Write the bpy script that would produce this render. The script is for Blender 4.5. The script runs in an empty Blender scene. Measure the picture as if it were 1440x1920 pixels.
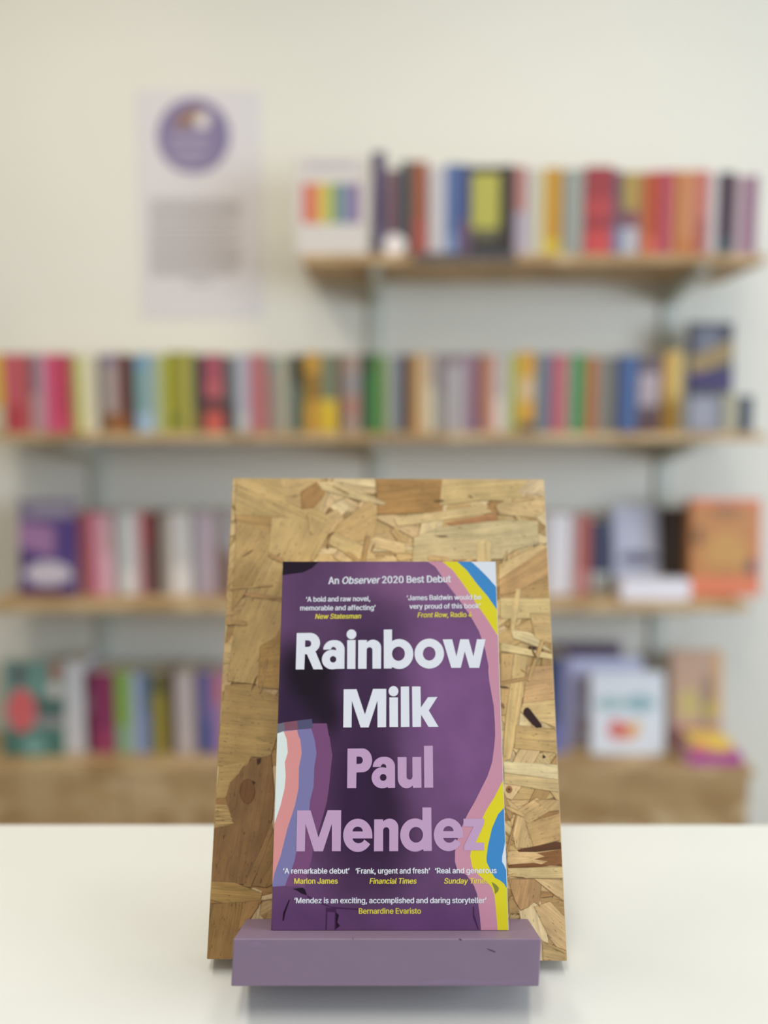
import bpy, bmesh, math, random
from mathutils import Vector, Matrix
from mathutils.geometry import tessellate_polygon

S = bpy.context.scene
COL = S.collection
R = math.radians

# ------------------------------------------------------------------ camera
PITCH = R(6.0)
CAM_Z = 1.1955
cam = bpy.data.cameras.new('camera')
cam.sensor_fit = 'VERTICAL'
cam.sensor_height = 32.0
cam.lens = 24.0
cam.clip_start = 0.01
cam.dof.use_dof = True
cam.dof.focus_distance = 0.415
cam.dof.aperture_fstop = 24.0 / 13.4
camo = bpy.data.objects.new('camera', cam)
camo.location = (0, 0, CAM_Z)
camo.rotation_euler = (R(90) - PITCH, 0, 0)
COL.objects.link(camo)
S.camera = camo

# ------------------------------------------------------------------ world, lamps, exposure
S.view_settings.view_transform = 'Standard'
S.view_settings.look = 'None'
S.view_settings.gamma = 1.0
S.view_settings.use_curve_mapping = False
S.view_settings.exposure = 0.06
S.cycles.use_denoising = True
S.cycles.max_bounces = 8
world = bpy.data.worlds.new('world')
S.world = world
world.use_nodes = True
bg = world.node_tree.nodes['Background']
bg.inputs[0].default_value = (0.86, 0.93, 1.0, 1)
bg.inputs[1].default_value = 0.06


def area(name, loc, target, sx, sy, watts, rgb):
    l = bpy.data.lights.new(name, 'AREA')
    l.shape = 'RECTANGLE'
    l.size, l.size_y = sx, sy
    l.energy = watts
    l.color = rgb
    o = bpy.data.objects.new(name, l)
    o.location = loc
    d = Vector(target) - Vector(loc)
    o.rotation_euler = d.to_track_quat('-Z', 'Y').to_euler()
    COL.objects.link(o)
    return o


area('window_daylight', (2.9, -0.4, 1.5), (0.0, 1.0, 0.85), 1.8, 1.5, 88, (0.72, 0.85, 1.0))
area('ceiling_lamp_light', (-0.9, 0.95, 2.72), (-0.9, 0.95, 0.0), 0.35, 0.9, 14.5, (1.0, 0.92, 0.76))
area('ceiling_lamp_light', (0.55, 0.95, 2.72), (0.55, 0.95, 0.0), 0.35, 0.9, 9.5, (1.0, 0.93, 0.79))
area('ceiling_lamp_light', (-0.2, -0.1, 2.72), (-0.2, -0.1, 0.0), 0.35, 0.9, 10.5, (1.0, 0.95, 0.84))  # unseen lamp, added overhead to brighten the front of the stand
area('front_fill_light', (-0.4, -2.4, 2.1), (0.0, 2.0, 1.2), 3.0, 1.2, 9, (1.0, 0.96, 0.91))  # added fill from behind the camera, lifts the stand's face and the wall


# ------------------------------------------------------------------ colour and materials
def lin(c):
    c = c / 255.0
    return c / 12.92 if c <= 0.04045 else ((c + 0.055) / 1.055) ** 2.4


def rgb(t, gain=1.0):
    return tuple(min(0.92, lin(v) * gain) for v in t) + (1.0,)


MATS = {}


def newmat(name):
    m = bpy.data.materials.new(name)
    m.use_nodes = True
    nt = m.node_tree
    return m, nt, nt.nodes['Principled BSDF']


def node(nt, typ, **kw):
    n = nt.nodes.new(typ)
    for k, v in kw.items():
        setattr(n, k, v)
    return n


def plain(t, gain=1.0, rough=0.5, vary=0.08, scale=40.0, bump=0.0, spec=0.4):
    """even paint / paper / print colour with a faint mottling"""
    key = (t, gain, rough, vary, scale, bump, spec)
    if key in MATS:
        return MATS[key]
    m, nt, b = newmat('paint_%d_%d_%d' % t)
    tc = node(nt, 'ShaderNodeTexCoord')
    nz = node(nt, 'ShaderNodeTexNoise')
    nz.inputs['Scale'].default_value = scale
    nz.inputs['Detail'].default_value = 4
    nt.links.new(tc.outputs['Object'], nz.inputs['Vector'])
    mx = node(nt, 'ShaderNodeMix', data_type='RGBA')
    c = rgb(t, gain)
    mx.inputs[6].default_value = tuple(v * (1 - vary) for v in c[:3]) + (1,)
    mx.inputs[7].default_value = tuple(min(0.95, v * (1 + vary)) for v in c[:3]) + (1,)
    nt.links.new(nz.outputs['Fac'], mx.inputs[0])
    nt.links.new(mx.outputs[2], b.inputs['Base Color'])
    b.inputs['Roughness'].default_value = rough
    b.inputs['Specular IOR Level'].default_value = spec
    if bump:
        bp = node(nt, 'ShaderNodeBump')
        bp.inputs['Strength'].default_value = bump
        bp.inputs['Distance'].default_value = 0.001
        nt.links.new(nz.outputs['Fac'], bp.inputs['Height'])
        nt.links.new(bp.outputs['Normal'], b.inputs['Normal'])
    MATS[key] = m
    return m


def osb_plain():
    """oriented strand board, seen from afar: stretched flakes of three browns"""
    m, nt, b = newmat('strand_board')
    tc = node(nt, 'ShaderNodeTexCoord')
    mp = node(nt, 'ShaderNodeMapping')
    mp.inputs['Scale'].default_value = (14, 30, 30)
    nt.links.new(tc.outputs['Object'], mp.inputs['Vector'])
    nz0 = node(nt, 'ShaderNodeTexNoise')
    nz0.inputs['Scale'].default_value = 1.2
    nt.links.new(mp.outputs[0], nz0.inputs['Vector'])
    mxv = node(nt, 'ShaderNodeMix', data_type='VECTOR')
    mxv.inputs[0].default_value = 0.25
    nt.links.new(mp.outputs[0], mxv.inputs[4])
    nt.links.new(nz0.outputs['Color'], mxv.inputs[5])
    vo = node(nt, 'ShaderNodeTexVoronoi')
    vo.inputs['Scale'].default_value = 1.0
    nt.links.new(mxv.outputs[1], vo.inputs['Vector'])
    rp = node(nt, 'ShaderNodeValToRGB')
    e = rp.color_ramp.elements
    e[0].position, e[0].color = 0.0, rgb((160, 126, 82))
    e[1].position, e[1].color = 1.0, rgb((204, 176, 134))
    x = e.new(0.5)
    x.color = rgb((184, 152, 108))
    sep = node(nt, 'ShaderNodeSeparateColor')
    nt.links.new(vo.outputs['Color'], sep.inputs[0])
    nt.links.new(sep.outputs[0], rp.inputs[0])
    nt.links.new(rp.outputs[0], b.inputs['Base Color'])
    b.inputs['Roughness'].default_value = 0.55
    return m


def strand_material():
    """the display board: every flake has its own colour, grain and resin-dark rim"""
    m, nt, b = newmat('strand_board_flakes')
    uv = node(nt, 'ShaderNodeUVMap', uv_map='grain')
    col = node(nt, 'ShaderNodeVertexColor', layer_name='flake')
    edge = node(nt, 'ShaderNodeAttribute', attribute_name='rim')

    def noise(sx, sy, detail, rough=0.55, dist=0.0):
        mp = node(nt, 'ShaderNodeMapping')
        mp.inputs['Scale'].default_value = (sx, sy, 1)
        nt.links.new(uv.outputs[0], mp.inputs['Vector'])
        n = node(nt, 'ShaderNodeTexNoise')
        n.inputs['Scale'].default_value = 1.0
        n.inputs['Detail'].default_value = detail
        n.inputs['Roughness'].default_value = rough
        n.inputs['Distortion'].default_value = dist
        nt.links.new(mp.outputs[0], n.inputs['Vector'])
        return n

    def ramp(src, p0, c0, p1, c1):
        r = node(nt, 'ShaderNodeValToRGB')
        r.color_ramp.elements[0].position = p0
        r.color_ramp.elements[0].color = (c0, c0, c0, 1)
        r.color_ramp.elements[1].position = p1
        r.color_ramp.elements[1].color = (c1, c1, c1, 1)
        nt.links.new(src, r.inputs[0])
        return r

    def mul(a, bsock, fac=1.0):
        x = node(nt, 'ShaderNodeMix', data_type='RGBA', blend_type='MULTIPLY')
        x.inputs[0].default_value = fac
        nt.links.new(a, x.inputs[6])
        nt.links.new(bsock, x.inputs[7])
        return x.outputs[2]

    fine = noise(40, 1500, 3)
    band = noise(14, 330, 2, 0.5, 0.6)
    lines = noise(9, 190, 1, 0.4, 1.2)
    blot = noise(55, 70, 4)
    speck = noise(260, 900, 2)
    c = col.outputs['Color']
    c = mul(c, ramp(fine.outputs['Fac'], 0.3, 0.86, 0.7, 1.07).outputs[0])
    c = mul(c, ramp(band.outputs['Fac'], 0.3, 0.88, 0.65, 1.08).outputs[0])
    ln = ramp(lines.outputs['Fac'], 0.485, 1.0, 0.50, 0.74)
    ln.color_ramp.elements.new(0.515).color = (1, 1, 1, 1)
    c = mul(c, ln.outputs[0])
    c = mul(c, ramp(blot.outputs['Fac'], 0.35, 0.80, 0.65, 1.08).outputs[0])
    c = mul(c, ramp(speck.outputs['Fac'], 0.30, 0.42, 0.36, 1.0).outputs[0])
    rimc = node(nt, 'ShaderNodeValToRGB')
    rimc.color_ramp.elements[0].position = 0.0
    rimc.color_ramp.elements[0].color = (0.34, 0.24, 0.15, 1)
    rimc.color_ramp.elements[1].position = 0.9
    rimc.color_ramp.elements[1].color = (1, 1, 1, 1)
    nt.links.new(edge.outputs['Fac'], rimc.inputs[0])
    c = mul(c, rimc.outputs[0])
    nt.links.new(c, b.inputs['Base Color'])
    b.inputs['Roughness'].default_value = 0.46
    b.inputs['Specular IOR Level'].default_value = 0.45
    bp = node(nt, 'ShaderNodeBump')
    bp.inputs['Strength'].default_value = 0.35
    bp.inputs['Distance'].default_value = 0.0006
    add = node(nt, 'ShaderNodeMath', operation='ADD')
    nt.links.new(band.outputs['Fac'], add.inputs[0])
    nt.links.new(edge.outputs['Fac'], add.inputs[1])
    nt.links.new(add.outputs[0], bp.inputs['Height'])
    nt.links.new(bp.outputs['Normal'], b.inputs['Normal'])
    return m


# ------------------------------------------------------------------ object helpers
def obj(name, bm, mats, parent=None, smooth=False):
    me = bpy.data.meshes.new(name)
    bm.to_mesh(me)
    bm.free()
    if not isinstance(mats, (list, tuple)):
        mats = [mats]
    for m in mats:
        me.materials.append(m)
    if smooth:
        for p in me.polygons:
            p.use_smooth = True
    o = bpy.data.objects.new(name, me)
    COL.objects.link(o)
    if parent:
        o.parent = parent
    return o


def empty(name, mat=None):
    o = bpy.data.objects.new(name, None)
    o.empty_display_size = 0.02
    COL.objects.link(o)
    if mat is not None:
        o.matrix_world = mat
    return o


def tag(o, label=None, cat=None, group=None, kind=None):
    if label:
        o['label'] = label
    if cat:
        o['category'] = cat
    if group:
        o['group'] = group
    if kind:
        o['kind'] = kind
    return o


def box(bm, x0, x1, y0, y1, z0, z1, bevel=0.0, seg=2):
    vs = [bm.verts.new((x, y, z)) for z in (z0, z1) for y in (y0, y1) for x in (x0, x1)]
    F = [(0, 2, 3, 1), (4, 5, 7, 6), (0, 1, 5, 4), (2, 6, 7, 3), (0, 4, 6, 2), (1, 3, 7, 5)]
    fs = [bm.faces.new([vs[i] for i in f]) for f in F]
    if bevel:
        es = list({e for f in fs for e in f.edges})
        bmesh.ops.bevel(bm, geom=es, offset=bevel, segments=seg, affect='EDGES', profile=0.5)
    return vs


def boxbm(*a, **k):
    bm = bmesh.new()
    box(bm, *a, **k)
    return bm


def prism(bm, pts, z0, z1, mi=0):
    """extrude a polygon (x, y) along z"""
    a = [bm.verts.new((x, y, z0)) for x, y in pts]
    b = [bm.verts.new((x, y, z1)) for x, y in pts]
    n = len(pts)
    for i in range(n):
        j = (i + 1) % n
        f = bm.faces.new((a[i], a[j], b[j], b[i]))
        f.material_index = mi
    for loop, flip in ((a, True), (b, False)):
        tri = tessellate_polygon([[v.co for v in loop]])
        for t in tri:
            f = bm.faces.new([loop[k] for k in t])
            f.material_index = mi
    bmesh.ops.recalc_face_normals(bm, faces=bm.faces[:])


def flat(bm, outer, holes=(), z=0.0, mi=0):
    """flat printed shape, polygon with holes, facing +z"""
    loops = [[Vector((x, y, 0)) for x, y in outer]] + [[Vector((x, y, 0)) for x, y in h] for h in holes]
    vs = [bm.verts.new((p.x, p.y, z)) for l in loops for p in l]
    for t in tessellate_polygon(loops):
        f = bm.faces.new([vs[k] for k in t])
        f.normal_update()
        if f.normal.z < 0:
            f.normal_flip()
        f.material_index = mi


def at(px, py, fwd):
    """point of the room seen at photo pixel (px, py), fwd metres ahead of the camera"""
    dx, dy = (px - 720) / 1440, (py - 960) / 1440
    s = fwd / (math.cos(PITCH) - dy * math.sin(PITCH))
    return Vector((dx * s, fwd, CAM_Z - s * (dy * math.cos(PITCH) + math.sin(PITCH))))


def px_at_z(px, z, fwd):
    """point at the height z seen in the photo's column px"""
    down = CAM_Z - z
    # down = s*(dy*c + s0), fwd = s*(c - dy*s0)
    c, s0 = math.cos(PITCH), math.sin(PITCH)
    s = fwd * c + down * s0
    return Vector(((px - 720) / 1440 * s, fwd, z))


# ------------------------------------------------------------------ the room
WALL = 2.16
wall_m = plain((227, 223, 212), 1.0, 0.85, 0.015, 3.0, 0.0, 0.2)
tag(obj('floor', boxbm(-3.2, 3.0, -2.5, WALL + 0.1, -0.06, 0.0), plain((150, 140, 128), 1, 0.6, 0.1, 6)), kind='structure')
tag(obj('wall_back', boxbm(-3.2, 3.1, WALL, WALL + 0.1, 0.0, 2.8), wall_m), kind='structure')
tag(obj('wall_left', boxbm(-3.3, -3.2, -2.5, WALL + 0.1, 0.0, 2.8), wall_m), kind='structure')
bm = bmesh.new()
box(bm, 3.0, 3.1, -2.5, -1.3, 0.0, 2.8)
box(bm, 3.0, 3.1, 0.5, WALL, 0.0, 2.8)
box(bm, 3.0, 3.1, -1.3, 0.5, 0.0, 0.75)
box(bm, 3.0, 3.1, -1.3, 0.5, 2.25, 2.8)
tag(obj('wall_right', bm, wall_m), kind='structure')
bm = bmesh.new()
for y in (-1.3, -0.42, 0.46):
    box(bm, 3.02, 3.07, y, y + 0.04, 0.75, 2.25)
box(bm, 3.02, 3.07, -1.26, 0.46, 0.75, 0.79)
box(bm, 3.02, 3.07, -1.26, 0.46, 2.21, 2.25)
tag(obj('window_1', bm, plain((235, 235, 232))), kind='structure')
tag(obj('ceiling', boxbm(-3.3, 3.1, -2.5, WALL + 0.1, 2.8, 2.86), plain((236, 233, 226), 1, 0.9, 0.01, 3, 0, 0.2)), kind='structure')
for sx, cy, lab in ((-0.9, 0.95, 'flat white ceiling light panel above the poster side of the shelves'), (0.55, 0.95, 'flat white ceiling light panel above the window side of the shelves'),
                    (-0.2, -0.1, 'flat white ceiling light panel, unseen, added above the table to light the stand')):
    p = obj('ceiling_light', boxbm(sx - 0.2, sx + 0.2, cy - 0.48, cy + 0.48, 2.74, 2.799, 0.005), plain((240, 240, 238)))
    tag(p, lab, 'ceiling light', 'ceiling light panels')

# ------------------------------------------------------------------ white table
T_BACK = 0.5532
T_TOP = 0.9
table = empty('display_table', Matrix.Translation((0, 0.3, 0)))
tag(table, 'white laminate table with the wooden book display stand on it', 'table')
white_lam = plain((219, 220, 217), 1.0, 0.30, 0.008, 5.0, 0.0, 0.5)
obj('table_top', boxbm(-0.85, 0.85, -0.27, T_BACK - 0.3, T_TOP - 0.03, T_TOP, 0.0015), white_lam, table)
for sx in (-1, 1):
    for y in (-0.2, 0.19):
        obj('leg', boxbm(sx * 0.78 - 0.025, sx * 0.78 + 0.025, y - 0.025, y + 0.025, 0.0, T_TOP - 0.031, 0.003), plain((225, 225, 222)), table)

# ------------------------------------------------------------------ display stand: board, ledge, prop
LEAN = R(14.0) + PITCH
U = Vector((0, math.sin(LEAN), math.cos(LEAN)))          # up along the board
N = Vector((0, -math.cos(LEAN), math.sin(LEAN)))         # out of the board, to the reader
X = Vector((1, 0, 0))
ZB, YB = 0.4212, 0.2466
O = Vector((0.0016, ZB * math.cos(PITCH) - YB * math.sin(PITCH), CAM_Z - YB * math.cos(PITCH) - ZB * math.sin(PITCH)))
FR = Matrix((X, U, N)).transposed().to_4x4()
FR.translation = O
FRI = FR.inverted()
CAMP = Vector((0, 0, CAM_Z))


def on_board(px, py, n=0.0):
    """stand coordinates (u, v) of the point of the plane n above the board seen at a photo pixel"""
    dx, dy = (px - 720) / 1440, (py - 960) / 1440
    d = Vector((dx, math.cos(PITCH) - dy * math.sin(PITCH), -dy * math.cos(PITCH) - math.sin(PITCH)))
    o = O + N * n
    t = (o - CAMP).dot(N) / d.dot(N)
    q = FRI @ (CAMP + d * t)
    return (q.x, q.y)


BW, BH, BT = 0.198, 0.2755, 0.018
stand = empty('book_display_stand', FR)
tag(stand, 'wooden strand board book stand with a mauve ledge, standing on the white table', 'book stand')
rnd = random.Random(11)


def flake_board():
    bm = bmesh.new()
    uvl = bm.loops.layers.uv.new('grain')
    cl = bm.loops.layers.float_color.new('flake')
    rim = bm.verts.layers.float.new('rim')
    # core of the board, with slightly worn corners
    box(bm, -BW / 2, BW / 2, 0.0, BH, -BT, 0.0, 0.0007, 2)
    for v in bm.verts:
        v[rim] = 1.0
    ec = rgb((196, 164, 108))
    for f in bm.faces:
        for l in f.loops:
            c = l.vert.co
            l[uvl].uv = (c.x + c.y * 0.3, c.z + c.y * 0.2)
            l[cl] = ec
    body = set(bm.faces)
    lev = [0]

    def flake(pts, t, ang, inset=0.00055, gain=1.0):
        z = 0.00002 + lev[0] * 1.6e-6
        lev[0] += 1
        area2 = sum(pts[i][0] * pts[(i + 1) % len(pts)][1] - pts[(i + 1) % len(pts)][0] * pts[i][1] for i in range(len(pts)))
        if area2 < 0:
            pts = pts[::-1]
        n = len(pts)
        inner = []
        for i in range(n):
            p0, p1, p2 = Vector(pts[i - 1]), Vector(pts[i]), Vector(pts[(i + 1) % n])
            d1 = (p1 - p0).normalized() if (p1 - p0).length > 1e-7 else Vector((1, 0))
            d2 = (p2 - p1).normalized() if (p2 - p1).length > 1e-7 else d1
            nn = Vector((-d1.y, d1.x)) + Vector((-d2.y, d2.x))
            nn = nn.normalized() if nn.length > 1e-6 else Vector((-d1.y, d1.x))
            inner.append(p1 + nn * inset)
        a = [bm.verts.new((p[0], p[1], z)) for p in pts]
        b = [bm.verts.new((p[0], p[1], z)) for p in inner]
        for v in a:
            v[rim] = 0.0 if rnd.random() < 0.6 else 0.7
        for v in b:
            v[rim] = 1.0
        fs = [bm.faces.new(b)]
        for i in range(n):
            j = (i + 1) % n
            fs.append(bm.faces.new((a[i], a[j], b[j], b[i])))
        ca, sa = math.cos(ang), math.sin(ang)
        off = (rnd.uniform(-5, 5), rnd.uniform(-5, 5))
        c = rgb(t, gain * 1.14)
        c = (c[0], c[1] * 1.03, c[2] * 1.08, 1.0)
        for f in fs:
            for l in f.loops:
                q = l.vert.co
                l[uvl].uv = (q.x * ca + q.y * sa + off[0], -q.x * sa + q.y * ca + off[1])
                l[cl] = c

    tones = [(214, 182, 128), (206, 172, 116), (196, 160, 104), (220, 192, 142), (184, 146, 92), (210, 176, 126),
             (168, 126, 76), (202, 166, 112)]

    def rand_flake(cx, cy, L, W, ang, t):
        pts = []
        k = 6
        for i in range(k + 1):
            s = -0.5 + i / k
            pts.append((s * L, -W / 2 * (1 - 0.25 * rnd.random()) if 0 < i < k else -W / 2 * rnd.uniform(0.5, 0.95)))
        pts.append((L / 2 + rnd.uniform(0.0, 0.12) * W, rnd.uniform(-0.2, 0.2) * W))
        for i in range(k, -1, -1):
            s = -0.5 + i / k
            pts.append((s * L, W / 2 * (1 - 0.25 * rnd.random()) if 0 < i < k else W / 2 * rnd.uniform(0.5, 0.95)))
        pts.append((-L / 2 - rnd.uniform(0.0, 0.12) * W, rnd.uniform(-0.2, 0.2) * W))
        ca, sa = math.cos(ang), math.sin(ang)
        flake([(cx + x * ca - y * sa, cy + x * sa + y * ca) for x, y in pts], t, ang)

    for i in range(330):
        cx, cy = rnd.uniform(-0.11, 0.11), rnd.uniform(-0.01, 0.285)
        a = rnd.choice([0, 0, 0.25, -0.3, 0.7, -0.8, 1.2, 1.4, -1.2]) + rnd.uniform(-0.25, 0.25)
        rand_flake(cx, cy, rnd.uniform(0.022, 0.085), rnd.uniform(0.004, 0.019), a, rnd.choice(tones))

    def hand(pix, t, deg, inset=0.00055):
        flake([on_board(*p) for p in pix], t, R(deg), inset)

    # the large flakes one can tell apart, by where they lie on the board
    hand([(438, 896), (522, 896), (628, 985), (560, 978), (500, 972), (438, 968)], (196, 162, 104), -25)
    hand([(520, 896), (622, 896), (600, 925), (560, 955), (535, 945)], (206, 170, 112), 10)
    hand([(560, 925), (590, 905), (612, 900), (604, 932), (585, 955), (562, 958)], (176, 130, 76), 50)
    hand([(700, 896), (838, 894), (826, 962), (705, 968)], (172, 128, 72), 6)
    hand([(590, 905), (625, 905), (722, 945), (715, 950), (660, 938), (600, 922)], (214, 184, 130), -22)
    hand([(826, 896), (985, 896), (972, 940), (900, 940), (820, 950)], (206, 174, 116), 3)
    hand([(438, 968), (520, 970), (505, 1010), (440, 985)], (178, 140, 84), -6)
    hand([(440, 980), (505, 1003), (498, 1060), (470, 1100), (432, 1150)], (188, 152, 96), 62)
    hand([(505, 973), (560, 976), (621, 986), (600, 1030), (560, 1095), (520, 1190), (485, 1287), (424, 1281), (436, 1180), (470, 1100), (500, 1045)],
         (200, 166, 108), 66)
    hand([(630, 985), (690, 940), (705, 960), (700, 1010), (640, 1030), (612, 1020)], (204, 166, 108), 30)
    hand([(616, 1008), (625, 1000), (690, 1030), (705, 1052), (665, 1052), (612, 1022)], (210, 178, 120), -20)
    hand([(735, 974), (900, 948), (922, 962), (742, 990)], (218, 186, 130), 9)
    hand([(830, 983), (925, 962), (931, 976), (852, 989)], (178, 126, 80), 9)
    hand([(772, 1010), (820, 990), (935, 976), (1005, 978), (1006, 1022), (960, 1032), (940, 1050), (770, 1052)], (202, 178, 130), 5)
    hand([(890, 1018), (905, 1014), (918, 1016), (918, 1060), (890, 1060)], (212, 182, 128), 88)
    hand([(932, 965), (1000, 972), (1022, 960), (1022, 935), (950, 935), (925, 950)], (208, 174, 120), -6)
    hand([(965, 925), (1000, 892), (1022, 897), (1020, 932)], (216, 186, 142), 35)
    hand([(932, 1085), (1000, 1040), (1026, 1020), (1026, 1078), (965, 1112), (934, 1118)], (192, 150, 98), 32)
    hand([(932, 1060), (1010, 1020), (1024, 1026), (932, 1088)], (212, 178, 122), 28)
    hand([(934, 1122), (1030, 1122), (1032, 1160), (935, 1162)], (214, 184, 126), 2)
    hand([(955, 1160), (965, 1105), (974, 1105), (962, 1186), (955, 1190)], (212, 180, 122), 80)
    hand([(990, 1150), (1032, 1150), (1036, 1206), (1002, 1204)], (202, 168, 112), -4)
    hand([(935, 1205), (1035, 1228), (1036, 1238), (936, 1222)], (216, 188, 132), -8)
    hand([(958, 1182), (992, 1186), (1034, 1224), (1000, 1212), (958, 1198)], (220, 194, 142), -20)
    hand([(936, 1226), (962, 1226), (948, 1340), (936, 1345)], (198, 160, 104), 84)
    hand([(962, 1226), (986, 1232), (978, 1305), (970, 1365), (956, 1424), (940, 1430), (946, 1340)], (206, 172, 114), 80)
    hand([(985, 1250), (1034, 1248), (1038, 1312), (978, 1320)], (200, 158, 108), 10)
    hand([(978, 1318), (1038, 1312), (1040, 1365), (1008, 1352), (972, 1335)], (212, 178, 120), 3)
    hand([(965, 1360), (1042, 1368), (1044, 1412), (962, 1404)], (200, 164, 106), -5)
    hand([(942, 1428), (1044, 1434), (1046, 1462), (943, 1450)], (222, 198, 148), -3)
    hand([(943, 1450), (1046, 1462), (1046, 1486), (943, 1470)], (212, 180, 126), -3)
    hand([(968, 1520), (1005, 1495), (1032, 1520), (990, 1545), (975, 1536)], (200, 164, 110), 30)
    hand([(998, 1500), (1046, 1500), (1048, 1520), (1030, 1522)], (204, 166, 112), 40)
    hand([(955, 1530), (980, 1525), (994, 1590), (965, 1592)], (206, 170, 116), 75)
    hand([(985, 1545), (1048, 1525), (1050, 1575), (1000, 1590)], (194, 156, 102), 15)
    hand([(950, 1597), (1000, 1590), (1052, 1580), (1054, 1626), (950, 1628)], (214, 176, 122), 3)
    # dark end of the bark streak
    hand([(968, 1594), (1012, 1585), (1040, 1578), (1052, 1580), (1053, 1592), (1006, 1598), (972, 1598)], (98, 58, 30), 4, 0.0003)
    hand([(1005, 1600), (1053, 1592), (1053, 1625), (1012, 1622), (1026, 1615), (1000, 1612), (1020, 1606)], (136, 90, 50), 4, 0.0003)
    hand([(950, 1622), (1000, 1618), (1030, 1624), (1000, 1627), (952, 1628)], (120, 76, 40), 3, 0.0003)
    hand([(950, 1628), (1055, 1626), (1056, 1647), (952, 1648)], (212, 182, 126), 2)
    hand([(952, 1650), (1000, 1648), (1015, 1660), (1010, 1698), (1000, 1692), (990, 1702), (975, 1708), (964, 1690)], (182, 140, 92), 76)
    hand([(1000, 1648), (1056, 1650), (1058, 1690), (1040, 1680)], (206, 172, 120), -30)
    hand([(1000, 1700), (1030, 1690), (1060, 1720), (1064, 1800), (1030, 1760)], (204, 168, 116), -38)
    hand([(1016, 1768), (1030, 1770), (1063, 1792), (1064, 1804), (1018, 1804)], (190, 156, 104), -10)
    # dark slot knot
    hand([(979, 1333), (983, 1328), (988, 1327), (993, 1332), (1012, 1357), (1015, 1364), (1004, 1366), (996, 1359), (979, 1340)], (50, 22, 18), 50, 0.0002)
    hand([(989, 1212), (1003, 1214), (1001, 1220), (988, 1218)], (58, 34, 20), 0, 0.0002)
    hand([(1016, 1415), (1022, 1420), (1016, 1423)], (40, 26, 16), 0, 0.0001)
    kn = [(953 + 6 * math.cos(k * math.pi / 5), 1481 + 7 * math.sin(k * math.pi / 5)) for k in range(10)]
    hand(kn, (150, 102, 58), 0, 0.0008)
    kn = [(953 + 2.2 * math.cos(k * math.pi / 4), 1481 + 2.4 * math.sin(k * math.pi / 4)) for k in range(8)]
    hand(kn, (60, 34, 20), 0, 0.0002)
    # left side
    hand([(485, 1215), (528, 1190), (528, 1290), (520, 1296), (482, 1292)], (186, 146, 86), 5)
    hand([(420, 1288), (470, 1286), (524, 1312), (524, 1370), (505, 1425), (470, 1422), (462, 1440), (405, 1440), (412, 1360)], (192, 156, 98), -6)
    hand([(410, 1440), (462, 1430), (450, 1450), (425, 1500), (404, 1500)], (200, 164, 104), 5)
    hand([(470, 1428), (508, 1418), (514, 1490), (510, 1540), (475, 1640), (458, 1662), (394, 1658), (400, 1556), (436, 1548), (422, 1500), (430, 1470), (452, 1448)],
         (148, 110, 68), 84)
    for i in range(5):
        y = 1511 + i * 8
        hand([(402, y), (424 + i * 3, y + 1), (427 + i * 3, y + 4), (402, y + 7)], (204, 168, 108), 3, 0.0004)
    kn = [(463 + 15 * math.cos(k * math.pi / 6), 1487 + 24 * math.sin(k * math.pi / 6)) for k in range(12)]
    hand(kn, (126, 86, 48), 84, 0.0006)
    hand([(480, 1426), (489, 1424), (487, 1434), (481, 1438)], (72, 40, 22), 0, 0.0002)
    hand([(472, 1466), (478, 1470), (474, 1476)], (60, 34, 20), 0, 0.0002)
    hand([(508, 1545), (512, 1560), (495, 1610), (470, 1668), (455, 1665), (490, 1590)], (158, 120, 74), 62)
    hand([(512, 1560), (512, 1660), (500, 1668), (472, 1664), (495, 1605)], (172, 132, 78), 70)
    hand([(394, 1656), (440, 1658), (492, 1678), (488, 1692), (430, 1700), (392, 1690)], (184, 146, 84), -4)
    hand([(390, 1698), (455, 1694), (450, 1745), (436, 1806), (386, 1806)], (158, 120, 68), 82)
    hand([(455, 1694), (492, 1690), (470, 1726), (446, 1748)], (170, 130, 76), 60)
    # thin slivers and dark chinks between the flakes
    for i in range(80):
        cx, cy = rnd.uniform(-0.099, 0.099), rnd.uniform(0.0, 0.275)
        if cx < -0.05 and cy < 0.13:
            continue
        a = rnd.choice([0, 0.1, -0.2, 0.6, -0.6, 1.3, -1.3]) + rnd.uniform(-0.2, 0.2)
        if rnd.random() < 0.62:
            rand_flake(cx, cy, rnd.uniform(0.008, 0.030), rnd.uniform(0.0012, 0.004), a, rnd.choice([(196, 160, 104), (188, 150, 96), (182, 142, 90), (202, 166, 112)]))
        else:
            L = rnd.uniform(0.0015, 0.006)
            w = rnd.uniform(0.0003, 0.0009)
            ca, sa = math.cos(a), math.sin(a)
            flake([(cx + x * ca - y * sa, cy + x * sa + y * ca) for x, y in ((-L, 0), (0, -w), (L, -w * 0.3), (L * 0.6, w), (-L * 0.4, w * 0.8))],
                  rnd.choice([(120, 86, 50), (136, 98, 58), (100, 70, 40)]), a, 0.0001)
    # clip the flakes at the board's outline
    for co, no in (((-BW / 2, 0, 0), (-1, 0, 0)), ((BW / 2, 0, 0), (1, 0, 0)), ((0, 0, 0), (0, -1, 0)), ((0, BH, 0), (0, 1, 0))):
        fs = [f for f in bm.faces if f not in body]
        geom = list({v for f in fs for v in f.verts}) + list({e for f in fs for e in f.edges}) + fs
        off = 0.0005
        bmesh.ops.bisect_plane(bm, geom=geom, dist=1e-7, plane_co=Vector(co) - Vector(no) * off, plane_no=no, clear_outer=True)
    return bm


board = obj('board', flake_board(), strand_material(), stand)
board.rotation_euler = (0, 0, R(-0.25))
board.location = (0, 0.0006, 0)

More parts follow.
